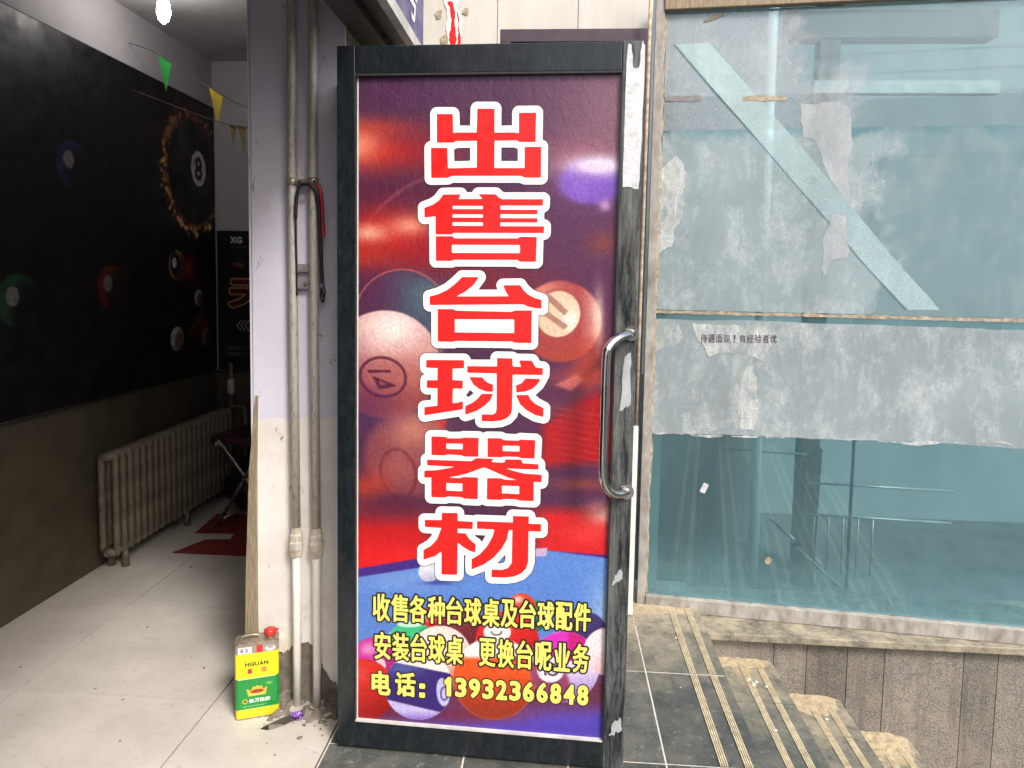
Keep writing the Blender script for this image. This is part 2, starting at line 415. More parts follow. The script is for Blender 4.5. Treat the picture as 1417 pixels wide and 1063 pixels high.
M['tapem'] = pm('white_tape_residue', (0.72, 0.74, 0.75), (0.45, 0.47, 0.48), rough=0.45, scale=34, bump=0.5, bscale=70)
M['radiator'] = pm('old_cream_radiator_paint', (0.19, 0.16, 0.12), (0.08, 0.065, 0.045), rough=0.5, scale=20, bump=0.4)
M['mat_red'] = pm('dark_red_carpet', (0.22, 0.022, 0.02), (0.15, 0.016, 0.015), rough=0.95, scale=60, bump=0.5, bscale=300)
M['seat'] = pm('dark_maroon_vinyl', (0.05, 0.016, 0.018), rough=0.45)
M['chrome'] = pm('chair_steel_tube', (0.55, 0.5, 0.46), rough=0.25, metal=0.9)
M['blackplastic'] = pm('black_plastic', (0.02, 0.02, 0.022), rough=0.45)
M['string'] = pm('bunting_string', (0.10, 0.08, 0.07), rough=0.9)
def glass_mat(name, haze, tint):
    m = NT(name); m.t.nodes.remove(m.b)
    tr = m.n('BsdfTransparent'); tr.inputs[0].default_value = (*tint, 1)
    df = m.n('BsdfDiffuse')
    v = m.mapping(scale=(1, 1, 0.3))
    m.l(m.mix(m.g(m.noise(70, 5, 0.7, v), 0.4, 0.7), (0.23, 0.48, 0.54), (0.38, 0.63, 0.67)), df.inputs[0])
    gl = m.n('BsdfGlossy'); gl.inputs['Roughness'].default_value = 0.02; gl.inputs[0].default_value = (0.85, 0.95, 0.95, 1)
    spots = m.math('MULTIPLY', m.g(m.noise(210, 2, 0.5), 0.70, 0.76), 0.5)
    hz = m.math('ADD', m.math('ADD', m.math('MULTIPLY', m.noise(5, 6, 0.65, v), haze), haze * 0.4), spots)
    sx = m.n('SeparateXYZ'); m.l(m.tc.outputs['Object'], sx.inputs[0])
    hz = m.math('ADD', hz, m.math('MULTIPLY', m.ramp(sx.outputs[2], [(0.05, (1,) * 3), (0.30, (0,) * 3)]), m.math('MULTIPLY', m.noise(14, 5, 0.7), 0.35)))   # dust gathers at the foot
    m1 = m.n('MixShader'); m.l(hz, m1.inputs[0]); m.l(tr.outputs[0], m1.inputs[1]); m.l(df.outputs[0], m1.inputs[2])
    fr = m.n('Fresnel'); fr.inputs[0].default_value = 1.55
    m2 = m.n('MixShader'); m.l(m.math('MULTIPLY', fr.outputs[0], 1.0), m2.inputs[0]); m.l(m1.outputs[0], m2.inputs[1]); m.l(gl.outputs[0], m2.inputs[2])
    m.l(m2.outputs[0], m.out.inputs[0]); return m.m
M['glass'] = glass_mat('dusty_teal_glass', 0.14, (0.76, 0.94, 0.96))
def residue_mat(name, c1, c2, cover, sc_, streak=0.35, rot=0.4, lo=0.36, hi=0.64):
    m = NT(name); m.t.nodes.remove(m.b)
    tr = m.n('BsdfTransparent'); tr.inputs[0].default_value = (0.86, 0.95, 0.96, 1)
    v1 = m.mapping(scale=(1, 1, 0.55), rot=(0, rot, 0)); v2 = m.mapping(scale=(9, 1, 1.1), rot=(0, rot + .25, 0)); v3 = m.mapping(scale=(1.2, 1, 11), rot=(0, rot * .3, 0))
    big = m.noise(sc_, 9, 0.68, v1, 0.3)
    st = m.math('MAXIMUM', m.g(m.noise(7, 7, 0.72, v2), 0.56, 0.68), m.math('MULTIPLY', m.g(m.noise(9, 7, 0.72, v3), 0.58, 0.70), .8))
    fine = m.g(m.noise(150, 5, 0.75), 0.5, 0.66)
    df = m.n('BsdfDiffuse'); m.l(m.mix(m.math('MAXIMUM', m.math('MULTIPLY', st, .8), m.math('MULTIPLY', fine, m.g(big, .4, .6))), c1, c2), df.inputs[0])
    k = m.ramp(big, [(lo, (cover * 0.5,) * 3), (hi, (cover,) * 3)])
    k = m.math('ADD', k, m.math('MULTIPLY', st, streak)); k = m.math('ADD', k, m.math('MULTIPLY', fine, .10))
    mx = m.n('MixShader'); m.l(m.math('MINIMUM', k, 1.0), mx.inputs[0]); m.l(tr.outputs[0], mx.inputs[1]); m.l(df.outputs[0], mx.inputs[2])
    m.l(mx.outputs[0], m.out.inputs[0]); return m.m
def film_mat(name, c1, c2, cover, ztop, right):
    """old glue film and painted sky reflection: fades out raggedly above ztop and breaks up beyond `right`"""
    m = NT(name); m.t.nodes.remove(m.b)
    sx = m.n('SeparateXYZ'); m.l(m.tc.outputs['Object'], sx.inputs[0])
    v1 = m.mapping(scale=(1, 1, 0.6), rot=(0, .3, 0)); v2 = m.mapping(scale=(10, 1, 1.0), rot=(0, .45, 0)); v3 = m.mapping(scale=(1, 1, 9), rot=(0, .05, 0)); v4 = m.mapping(scale=(9, 1, 1), rot=(0, -.5, 0))
    n1 = m.noise(5, 10, .72, v1, .1); n2 = m.noise(2.2, 8, .65)
    z = m.math('ADD', sx.outputs[2], m.math('MULTIPLY', m.math('SUBTRACT', n1, .5), .30))
    k = m.ramp(m.math('MULTIPLY', m.math('SUBTRACT', z, ztop - .5), 1.0), [(.47, (1,) * 3), (.515, (0,) * 3)])
    xr = m.math('ADD', sx.outputs[0], m.math('MULTIPLY', m.math('SUBTRACT', n2, .5), 1.5))
    k = m.math('MULTIPLY', k, m.ramp(m.math('MULTIPLY', m.math('SUBTRACT', xr, right - .5), 1.0), [(.44, (1,) * 3), (.56, (.28,) * 3)]))
    st = m.math('MAXIMUM', m.math('MAXIMUM', m.g(m.noise(6, 8, .75, v2), .57, .70), m.math('MULTIPLY', m.g(m.noise(7, 8, .75, v4), .60, .70), .7)), m.math('MULTIPLY', m.g(m.noise(6, 8, .75, v3), .60, .70), .6))
    st = m.math('MULTIPLY', st, m.g(m.noise(3.1, 5), .38, .62))
    cl = m.g(m.noise(7, 10, .78, v1, .15), .48, .68); fine = m.noise(170, 4, .75)
    c = m.mix(m.math('MINIMUM', m.math('ADD', m.math('MULTIPLY', st, .8), m.math('MULTIPLY', cl, m.math('MULTIPLY', m.g(fine, .42, .6), .9))), 1.0), m.mix(m.g(n2, .35, .65), c1, tuple(q * .78 for q in c1)), c2)
    cov = m.math('ADD', m.math('MULTIPLY', m.g(n1, .2, .75), cover * .35), cover * .65); cov = m.math('ADD', cov, m.math('MULTIPLY', m.math('MAXIMUM', st, cl), .25))
    cov = m.math('MINIMUM', m.math('MULTIPLY', cov, k), 1.0)
    tr = m.n('BsdfTransparent'); df = m.n('BsdfDiffuse'); m.l(c, df.inputs[0])
    mx = m.n('MixShader'); m.l(cov, mx.inputs[0]); m.l(tr.outputs[0], mx.inputs[1]); m.l(df.outputs[0], mx.inputs[2]); m.l(mx.outputs[0], m.out.inputs[0]); return m.m
M['film_up'] = film_mat('old_glue_film_upper', (0.42, 0.51, 0.54), (0.74, 0.77, 0.77), 0.60, 2.04, .84)
M['film_low'] = film_mat('old_glue_film_lower', (0.41, 0.48, 0.51), (0.76, 0.78, 0.78), 0.70, 9.0, 9.0)
M['sky_reflection'] = film_mat('milky_painted_reflection', (0.54, 0.59, 0.63), (0.62, 0.67, 0.70), 0.46, 9.0, .66)  # milky colour painted in for bright sky mirrored in the upper pane
M['res_grey'] = residue_mat('grey_glue_residue', (0.30, 0.37, 0.39), (0.55, 0.60, 0.60), 0.62, 3.5)
M['res_white'] = residue_mat('scraped_white_paper', (0.50, 0.54, 0.54), (0.80, 0.80, 0.79), 0.80, 9, .5, -.5, .42, .56)
M['res_pale'] = residue_mat('milky_painted_reflection', (0.50, 0.55, 0.58), (0.64, 0.68, 0.70), 0.45, 2.5, .12, .1)
M['refl_band'] = residue_mat('painted_reflection_band', (0.70, 0.83, 0.84), (0.76, 0.87, 0.88), 0.42, 2.0, .10, .1)  # pale colour of a diagonal reflection, painted as a translucent layer
M['refl_edge'] = residue_mat('painted_reflection_rim', (0.20, 0.25, 0.26), (0.26, 0.31, 0.32), 0.35, 6, .1)  # darker border of that reflection, also painted
M['res_sheet'] = residue_mat('dull_grey_paper', (0.44, 0.48, 0.50), (0.52, 0.55, 0.56), 0.95, 4, .1)
M['sealant'] = pm('yellowed_sealant', (0.50, 0.43, 0.32), (0.20, 0.15, 0.105), rough=0.8, scale=40, bump=0.8)
M['gframe'] = pm('weathered_grey_glazing_frame', (0.42, 0.405, 0.375), (0.20, 0.18, 0.155), rough=0.6, scale=22, stretch=(1, 1, 0.5), bump=0.4)
M['paleteal'] = pm('pale_green_steel_paint', (0.80, 0.84, 0.82), (0.74, 0.79, 0.77), rough=0.5)
M['brown'] = pm('brown_steel_paint', (0.05, 0.04, 0.034), (0.03, 0.025, 0.02), rough=0.6)
M['greymetal'] = pm('grey_steel_rail', (0.35, 0.36, 0.36), rough=0.4, metal=0.4)
M['yardpale'] = pm('pale_yard_wall', (0.20, 0.235, 0.25), (0.14, 0.165, 0.18), rough=0.9, scale=2, stretch=(1, 1, .3))
M['yardwall'] = pm('rough_yard_wall', (0.09, 0.095, 0.10), (0.05, 0.055, 0.06), rough=0.9, scale=5, bump=0.4, bscale=30)
M['brick'] = pm('grey_render', (0.55, 0.53, 0.50), (0.42, 0.40, 0.37), rough=0.85, scale=2)
M['roof'] = pm('slate_roof', (0.07, 0.07, 0.08), rough=0.7)
M['winglass'] = pm('dark_window_glass', (0.04, 0.05, 0.06), rough=0.1)

# ================================================================== SETTING: ground, floors, steps
tag(MB().box(-150, 150, -150, 150, -1.4, -1.05).build('ground', M['ground']), kind='structure')
floor = tag(MB().box(-3.2, -0.672, -2.5, 4.6, -0.12, -0.005).build('shop_floor', M['grout']), kind='structure')
XL = [-3.19, -2.505, -1.81, -1.115, -0.674]; YL = [-2.2, -1.575, -0.95, -0.325, 0.3, 0.925, 1.55, 2.175, 2.80, 3.425, 4.05, 4.58]
for i in range(len(XL) - 1):
    for j in range(len(YL) - 1):
        dz = rnd.uniform(-0.0006, 0.0006)
        MB().box(XL[i] + .0026, XL[i + 1] - .0026, YL[j] + .0022, YL[j + 1] - .0022, -0.012, dz).build('floor_tile', M['tile'], floor)
landing = tag(MB().box(-0.671, 0.636, -2.5, 3.30, -0.9, -0.0018).build('landing', M['joint']), kind='structure')
lx = [-0.668, -0.25, 0.06, 0.35, 0.642]; ly = [-2.5, -1.9, -1.2, -0.5, 0.2, 0.8, 1.4, 2.0, 2.494, 3.04]
def ridges(parent, x, y0, y1, z, w=0.026, n=4):
    mb = MB()
    for k in range(n):
        c = x - w / 2 + w * (k + 0.5) / n
        mb.box(c - w / n * 0.30, c + w / n * 0.30, y0 + .001, y1 - .001, z - .002, z + 0.0025)
    return mb.build('gold_strip', M['gold'], parent)
for i in range(len(lx) - 1):
    for j in range(len(ly) - 1):
        g = 0.003
        t = MB().box(lx[i] + g, lx[i + 1] - g, ly[j] + g, ly[j + 1] - g, -0.03, rnd.uniform(-.0006, .0006)).build('paving_tile', M['granite'], landing)
        if i == 3:
            for x in (0.520, 0.592): ridges(t, x, ly[j] + g + .001, ly[j + 1] - g - .001, 0.001)
for k in range(5):
    x0 = 0.637 + 0.284 * k; z = -0.15 * (k + 1)
    st = tag(MB().box(x0, x0 + 0.279, -2.5, 2.888, -1.06, z - 0.024).build('step', M['joint']), kind='structure')
    yy = [-2.5, -1.6, -0.7, 0.2, 0.95, 1.77, 2.585 + 0.05 * k, 2.886]
    for a, b in zip(yy, yy[1:]):
        t = MB().box(x0 + .006, x0 + 0.2845, a + .002, b - .002, z - 0.0235, z + rnd.uniform(-.0006, .0006), 0.0).build('tread_slab', M['granite'], st)
        for x in (0.152, 0.222): ridges(t, x0 + x, a + .003, b - .003, z + 0.001)

# sand drifted against the wall at the ends of the steps
def heap(x0, x1, y0, y1, z, h, seed, nx=130, ny=90, shape=None):
    g = np.random.default_rng(seed); n = g.normal(size=(ny, nx))
    for _ in range(26): n = (n + np.roll(n, 1, 0) + np.roll(n, -1, 0) + np.roll(n, 1, 1) + np.roll(n, -1, 1)) / 5
    n /= n.std(); f = g.normal(size=(ny, nx))
    for _ in range(1): f = (f + np.roll(f, 1, 0) + np.roll(f, -1, 0) + np.roll(f, 1, 1) + np.roll(f, -1, 1)) / 5
    u, v = np.meshgrid(np.linspace(0, 1, nx), np.linspace(0, 1, ny))
    hh = h * np.clip(v ** 2.2 * (1 + 0.05 * n) + 0.045 * n - .01, 0, 1.3) * np.clip(u * 5, 0, 1) * np.clip((1 - u) * 3.5, 0, 1)
    if shape is not None: hh = hh * shape(u, v)
    hh = hh + f * 0.0010 - 0.0016
    P = np.stack([x0 + u * (x1 - x0), y0 + v * (y1 - y0), z + hh], -1)
    me = bpy.data.meshes.new('sand'); idx = np.arange(nx * ny).reshape(ny, nx)
    q = np.stack([idx[:-1, :-1], idx[:-1, 1:], idx[1:, 1:], idx[1:, :-1]], -1).reshape(-1, 4)
    me.from_pydata(P.reshape(-1, 3).tolist(), [], q.tolist())
    for p in me.polygons: p.use_smooth = True
    return tag(mkobj('sand', me, M['sand']), kind='stuff')
for i, (a, b, y0, y1, z, h, lab) in enumerate([(0.30, 0.638, 2.84, 3.035, 0.0, 0.006, 'thin yellow sand on the landing below the glass corner'),
        (0.645, 0.918, 2.76, 2.892, -0.15, 0.009, 'yellow sand drift on the highest step against speckled panels'),
        (0.929, 1.202, 2.70, 2.892, -0.30, 0.014, 'yellow sand drift on the second step against speckled panels'),
        (1.213, 1.486, 2.66, 2.892, -0.45, 0.018, 'yellow sand drift on the third step against speckled panels'),
        (1.497, 1.770, 2.62, 2.892, -0.60, 0.02, 'yellow sand drift on the fourth step against speckled panels')]):
    o = heap(a, b, y0, y1, z, h, 20 + i); tag(o, lab, 'sand')

# ================================================================== SHOP BUILDING
shop = thing('shop_building', 'billiards shop with plastered door pillar, dark lintel and dim interior', 'building', (-1.4, 2.2, 0))
def wp(o):                                    # parts modelled in world coordinates
    o.matrix_parent_inverse = Matrix.Translation((1.4, -2.2, 0)); return o
wl = wp(MB().box(-2.42, -2.20, -2.5, 4.58, 0.0, 2.75).build('side_wall', M['inwall'], shop))
wb = wp(MB().box(-2.199, -0.99, 4.36, 4.58, 0.0, 2.75).build('back_wall', M['inwall'], shop))
wp(MB().box(-2.4, -0.69, -2.5, -2.3, 0, 2.75).build('front_wall', M['inwall'], shop))
def childw(o, par): return o              # a sub-part of a part that already sits in world coordinates
childw(MB().box(-2.1995, -2.190, -2.3, 4.352, 0.0, 0.80).build('dado', M['dado'], wl), wl)
childw(MB().box(-2.19, -0.99, 4.352, 4.3605, 0.0, 0.79).build('dado', M['dado'], wb), wb)
childw(MB().box(-2.1995, -2.187, -2.3, 4.34, 0.801, 0.815).build('dado_rail', M['lintel'], wl), wl)
childw(MB().box(-2.19, -0.99, 4.348, 4.3605, 0.791, 0.805).build('dado_rail', M['lintel'], wb), wb)
wp(MB().box(-2.42, -0.70, -2.5, 4.58, 2.7505, 2.95).build('ceiling', M['ceil'], shop))
# the door pillar: concrete core with a coat of painted plaster broken off at the foot
pil = wp(MB().box(-0.985, -0.683, 2.213, 4.359, -0.004, 2.75).build('pillar', M['concrete'], shop))
def jag(pts, amp, n, seed):
    r = random.Random(seed); o = []
    for (a, b), (c, d) in zip(pts, pts[1:]):
        for k in range(n):
            t = k / n; s_ = 0 if k == 0 else 1
            o.append((a + (c - a) * t + s_ * r.uniform(-amp, amp) * .5, b + (d - b) * t + s_ * r.uniform(-amp, amp)))
    o.append(pts[-1]); return o
foot = jag([(-0.987, .185), (-0.95, .20), (-0.905, .165), (-0.873, .172), (-0.84, .205), (-0.80, .198), (-0.775, .15), (-0.75, .11), (-0.72, .07), (-0.681, .05)], 0.008, 5, 3)
childw(MB().prism(foot + [(-0.681, 2.748), (-0.987, 2.748)], 0.0105, 'xz', 2.2035).build('plaster_coat', M['plaster'], pil), pil)
childw(MB().box(-0.994, -0.9852, 2.2035, 4.35, 0.2, 2.748).build('plaster_coat', M['plaster'], pil), pil)
near = wp(MB().box(-0.985, -0.683, -2.5, 0.35, -0.004, 2.75).build('pillar', M['plaster'], shop))
# lintel over the doorway, running away along the shop front
lt = wp(MB().box(-0.682, -0.590, -2.5, 2.585, 2.200, 2.42).box(-0.5895, -0.527, -2.5, 2.585, 2.222, 2.42).build('lintel', M['lintel'], shop))
childw(MB().box(-0.5965, -0.5905, -2.5, 2.585, 2.190, 2.1995).build('lintel_bead', M['lintel'], lt), lt)
childw(MB().box(-0.5265, -0.499, -2.5, 2.587, 2.196, 2.235).build('trim_strip', M['trim'], lt), lt)
wp(MB().box(-0.985, -0.683, 0.3505, 2.2125, 2.33, 2.75).build('wall_over_door', M['inwall'], shop))
wp(MB().box(-0.985, -0.60, -2.5, 3.28, 2.951, 5.5).build('added_upper_wall', M['panelwall'], shop))  # unseen storey above, added so it shades the shop front
wp(MB().box(-0.638, -0.585, 2.03, 2.2125, 0.0, 2.03).box(-0.6825, -0.6385, 2.165, 2.2125, 0.0, 2.03).build('door_jamb', M['lintel'], shop))
# purple fascia sign on the outer face above the lintel
fs = thing('fascia_sign', 'purple shop fascia sign with white lettering above the dark lintel', 'sign', (-0.51, 1.0, 2.24))
MB().box(-0.016, 0.0, -3.5, 1.585, -0.004, 0.7).build('sign_board', M['fascia'], fs)
vv, ff = [], []
for i, ch in enumerate('号'):
    y0 = 1.305 + 0.2 * i
    x_, y_, f_ = field([glyph_in(ch, y0, y0 + 0.15, 0.045, 0.20)], [], 0.01, 0.002)
    level_mesh(x_, y_, f_, 0.004, lambda a, b: (0.0022, a, b), vv, ff)
flat('sign_lettering', vv, ff, M['white'], fs)

# timber stop on the pillar's inner corner
tag(MB().raw([(-1.022, 2.19, 0.0), (-0.976, 2.185, 0.0), (-0.976, 2.2033, 0.0), (-1.022, 2.215, 0.0), (-1.012, 2.192, .45), (-0.976, 2.188, .45), (-0.976, 2.2033, .45), (-1.012, 2.215, .45),
              (-1.000, 2.196, .78), (-0.974, 2.192, .78), (-0.974, 2.2033, .78), (-1.000, 2.214, .78), (-0.977, 2.199, 1.03), (-0.969, 2.198, 1.03), (-0.969, 2.2033, 1.03), (-0.977, 2.21, 1.03)],
             [(0, 3, 2, 1)] + [(a + k, a + (k + 1) % 4, a + 4 + (k + 1) % 4, a + 4 + k) for a in (0, 4, 8) for k in range(4)] + [(12, 13, 14, 15)]).build('wooden_strip', M['wood']),
    'split brown wooden strip standing along the corner of the plastered pillar', 'strip')

# ---- two service pipes on the pillar
def service_pipe(x, label):
    p = thing('service_pipe', label, 'pipe', (x, 2.178, 0), 0)
    MB().tube([(0, 0, .56), (-.004, 0, 1.1), (-.007, 0, 1.72), (-.006, 0, 2.3), (-.004, 0, 2.748)], 0.0142, 16).build('steel_pipe', M['pipe'], p)
    MB().tube([(0, 0, -0.01), (0, 0, .25), (0, 0, .53)], 0.0135, 16).build('plastic_pipe', M['pvc'], p)
    MB().tube([(0, 0, .508), (0, 0, .512), (0, 0, .53), (0, 0, .532), (0, 0, .556), (0, 0, .56), (0, 0, .582), (0, 0, .585), (0, 0, .606)],
              [.0165, .0205, .0205, .0232, .0232, .0195, .0205, .0175, .0160], 6, True).flat().build('coupling', M['fitting'], p)
    return p
service_pipe(-0.835, 'vertical pipe, steel above and white below, beside the wooden strip')
service_pipe(-0.768, 'vertical pipe, steel above and white below, beside the poster door')
cl = thing('pipe_clamp', 'small tin strap clamp holding both pipes to the pillar', 'clamp', (-0.81, 2.178, 1.715))
MB().tube([(-0.032, 0, -.011), (-0.032, 0, .011)], 0.0175, 16).build('strap_ring', M['clampm'], cl)
MB().tube([(0.035, 0, -.013), (0.035, 0, .013)], 0.018, 16).build('strap_ring', M['clampm'], cl)
MB().box(-0.02, 0.022, -0.004, 0.026, -.010, .010, 0.002).build('strap_bar', M['clampm'], cl)
for x in (-0.005, 0.045): MB().tube([(x, -.003, 0), (x, -.022 if x > 0 else -.010, 0)], 0.004, 8).build('bolt', M['steel'], cl)
for z, h, lab in ((1.447, .026, 'upper grey bracket plate between the two pipes'), (1.398, .034, 'lower grey bracket plate with a bolt between the two pipes')):
    b = thing('bracket_plate', lab, 'bracket', (-0.806, 2.186, z))
    MB().box(-.026, .026, -.004, .018, -h / 2, h / 2, .0015).build('plate', M['platem'], b)
    if h > .03: MB().tube([(.006, -.004, 0), (.006, -.009, 0)], .006, 8).build('bolt', M['clampm'], b)
def curve(pts, n=8):
    P = [Vector(p) for p in pts]; P = [P[0] * 2 - P[1]] + P + [P[-1] * 2 - P[-2]]; o = []
    for i in range(1, len(P) - 2):
        for k in range(n):
            t = k / n; a, b, c, d = P[i - 1:i + 3]
            o.append(0.5 * ((2 * b) + (c - a) * t + (2 * a - 5 * b + 4 * c - d) * t * t + (3 * b - a - 3 * c + d) * t ** 3))
    return o + [P[-2]]
tag(MB().tube(curve([(-0.826, 2.17, 1.36), (-0.824, 2.165, 1.45), (-0.824, 2.160, 1.56), (-0.822, 2.158, 1.64), (-0.815, 2.158, 1.69), (-0.80, 2.158, 1.705), (-0.775, 2.156, 1.702), (-0.757, 2.158, 1.68), (-0.750, 2.16, 1.62), (-0.746, 2.162, 1.52), (-0.742, 2.164, 1.40)]),
               [.0028 if i < 20 else .0052 if i < 48 else .0062 for i in range(81)], 8).build('black_cable', M['blackcable']), 'black cable looped over the clamp between the two pipes', 'cable')
tag(MB().tube(curve([(-0.752, 2.158, 1.705), (-0.7415, 2.1575, 1.67), (-0.7375, 2.158, 1.60), (-0.735, 2.158, 1.545)]), .0058, 8).build('red_cable', M['redcable']), 'short red cable sleeve hanging beside the pipe near the door', 'cable')
tag(MB().tube(curve([(-0.742, 2.164, 1.41), (-0.736, 2.16, 1.395), (-0.732, 2.16, 1.37), (-0.738, 2.16, 1.34), (-0.746, 2.162, 1.36), (-0.742, 2.158, 1.385), (-0.735, 2.158, 1.35)]), .003, 6).build('wire_knot', M['blackcable']), 'small dark knot of wire at the cable end beside the pipe', 'wire')

# ================================================================== THE POSTER DOOR
door = thing('poster_door', 'open black framed door covered by a red billiards poster', 'door', (-0.635, 1.977, 0.012), R(-2.14))
W, H = 0.853, 2.053
MB().box(0, 0.0535, 0, 0.045, 0, H, .003).build('stile', M['frame'], door)
rs = MB().box(0.7925, W, 0, 0.045, 0, H, .003).build('stile', M['frame_worn'], door)
MB().box(0.054, 0.792, 0.0005, 0.0445, H - 0.078, H - .0005, .003).build('top_rail', M['frame'], door)
MB().box(0.054, 0.792, 0.0005, 0.0445, 0.0005, 0.081, .003).build('bottom_rail', M['frame'], door)
MB().box(0.054, 0.792, 0.012, 0.030, 0.0815, H - .0785).build('glass_pane', M['winglass'], door)
for a in ((0.7915, 0.7960, -0.004, 0.0005, .0815, H - .0785), (0.0535, 0.0565, -.003, 0.011, .0815, H - .0785)):
    MB().box(*a).build('gasket', M['gasket'], door)
MB().box(0.057, 0.791, -.004, 0.011, H - .084, H - .0785).build('gasket', M['gasket'], door)
MB().box(0.055, 0.791, -.003, 0.011, .0812, 0.0842).build('glazing_bead', M['trim'], door)
U0, U1, Z0, Z1 = 0.057, 0.7915, 0.0822, 1.969          # poster, door coordinates
pp = homog([(495, 104), (858, 98), (836, 1025), (491, 996)], [(U0, Z1), (U1, Z1), (U1, Z0), (U0, Z0)])
pinv = homog([(U0, Z1), (U1, Z1), (U1, Z0), (U0, Z0)], [(495, 104), (858, 98), (836, 1025), (491, 996)])
nx, nz = 300, 770
u, v = np.meshgrid(np.linspace(U0, U1, nx), np.linspace(Z0, Z1, nz)); X, Y = pinv(u, v)
a = Art(X, Y, (82, 46, 78))
# blurred upper part of the print
a.bl(a.glow(860, 150, 110, 90) * .55, (176, 132, 140)); a.bl(a.glow(560, 120, 90, 40) * .4, (96, 58, 92))
a.bl(np.exp(-((Y - 205) / 30) ** 2) * np.clip((680 - X) / 150, 0, 1) * .95, (196, 40, 36))
a.bl(a.glow(492, 195, 34, 26), (246, 150, 120)); a.bl(a.glow(520, 172, 60, 12) * .5, (214, 70, 50))
a.bl(a.glow(800, 215, 60, 30) * .5, (206, 130, 128)); a.bl(np.clip((Y - 250) / 60, 0, 1) * np.clip((X - 700) / 60, 0, 1) * .6, (98, 46, 84))
a.bl(a.glow(570, 262, 130, 18) * .7, (88, 34, 66)); a.bl(a.ring(640, 420, 170, 190, 5, .02) * np.clip((620 - X) / 60, 0, 1) * .35, (190, 110, 120))
a.bl(a.glow(530, 320, 80, 40), (206, 36, 28)); a.bl(a.glow(512, 318, 26, 13), (250, 180, 150)); a.bl(a.glow(566, 308, 26, 14), (246, 156, 130))
a.bl(a.glow(505, 352, 40, 20) * .8, (226, 60, 34)); a.bl(a.glow(600, 345, 60, 30) * .6, (180, 30, 34))
a.bl(a.ell(818, 246, 46, 30, .35), (122, 82, 190)); a.bl(a.glow(826, 224, 40, 13) * 1.3, (255, 246, 254)); a.bl(a.glow(815, 246, 70, 44) * .25, (150, 100, 200)); a.bl(a.glow(800, 252, 20, 16) * .6, (150, 110, 214)); a.bl(a.glow(836, 278, 8, 8) * .8, (214, 170, 226))
a.bl(a.glow(835, 330, 24, 18) * .6, (150, 70, 60)); a.bl(a.glow(690, 385, 70, 30) * .6, (150, 30, 40))
# dark teal ball, pale ball with a ringed number
a.bl(a.ell(556, 438, 66, 70, .05), (84, 66, 92)); a.bl(a.ell(566, 440, 58, 62, .35) * .8, (72, 92, 112)); a.bl(a.glow(590, 405, 30, 22) * .6, (98, 128, 140)); a.bl(a.glow(515, 405, 40, 50) * .85, (92, 40, 76))
a.bl(a.ring(556, 438, 68, 72, 2.2, .03) * .6, (220, 120, 110))
m = a.ell(532, 498, 76, 74, .04); a.bl(m, (214, 150, 146)); a.bl(m * a.glow(542, 446, 48, 34), (255, 240, 236)); a.bl(m * np.clip((Y - 480) / 60, 0, 1) * .9, (136, 52, 60)); a.bl(m * a.glow(560, 520, 50, 30) * .5, (206, 120, 100)); a.bl(m * np.clip((520 - X) / 40, 0, 1) * np.clip((Y - 450) / 60, 0, 1) * .6, (128, 66, 96))
a.bl(a.ring(529, 516, 34, 29, 4.5, .05, .25) * .85, (94, 36, 62)); a.bl(a.ell(529, 516, 28, 23, .06, .25) * .5, (176, 96, 100))
a.bl(a.text(poly_segs([(508, 506), (540, 506), (540, 510), (508, 510)])) * .8, (70, 26, 50)); a.bl(a.text(poly_segs([(516, 516), (546, 528), (524, 532)]), 1.2) * .8, (76, 26, 50)); a.bl(a.text(poly_segs([(523, 520), (535, 526), (526, 528)]), -.2) * .8, (170, 90, 96))
# striped ball right of the third character
m = a.ell(775, 438, 56, 56, .10); a.bl(m, (172, 66, 72)); a.bl(m * a.glow(745, 395, 36, 18) * .8, (230, 150, 130)); a.bl(m * np.clip((X - 800) / 25, 0, 1) * .8, (236, 190, 180)); a.bl(a.glow(828, 436, 7, 40) * .8, (255, 226, 206)); a.bl(m * np.clip((Y - 455) / 40, 0, 1) * .7, (176, 72, 50))
m = a.ell(772, 428, 30, 32, .06, .4); a.bl(m, (240, 206, 176)); a.bl(a.glow(790, 436, 12, 16) * m, (255, 252, 240))
a.bl(a.ring(772, 428, 34, 36, 3, .05, .4) * .6, (166, 84, 70))
for k in (0, 1): a.bl(a.poly([(752, 404 + 26 * k), (760, 400 + 26 * k), (786, 424 + 20 * k), (780, 430 + 20 * k)]) * .6, (140, 84, 70))
a.bl(a.glow(815, 500, 24, 40) * .8, (206, 70, 52)); a.bl(a.glow(800, 515, 40, 12) * .5, (220, 90, 70))
# reds at the right, dim ball at the left
a.bl(a.poly([(752, 582), (800, 548), (850, 532), (850, 632), (748, 640)], 14) * .95, (188, 22, 30)); a.bl(a.poly([(768, 526), (798, 512), (808, 520), (790, 534)], 5) * .7, (240, 130, 120)); a.bl(a.glow(770, 560, 40, 16) * .5, (140, 60, 80))
for k in range(9): a.bl(np.exp(-((Y - 556 - 9 * k - .18 * (X - 760)) / 1.2) ** 2) * np.clip((X - 745) / 30, 0, 1) * .28, (236, 90, 80))
a.bl(a.poly([(596, 576), (618, 576), (606, 600)], 4) * .9, (226, 30, 34))
m = a.ell(565, 625, 62, 60, .25); a.bl(m * .8, (150, 74, 78)); a.bl(a.glow(570, 590, 36, 26) * .9, (206, 130, 112)); a.bl(a.glow(552, 640, 26, 26) * .4, (200, 110, 100)); a.bl(a.ring(550, 650, 26, 36, 4, .12, -.2) * .6, (116, 34, 46))
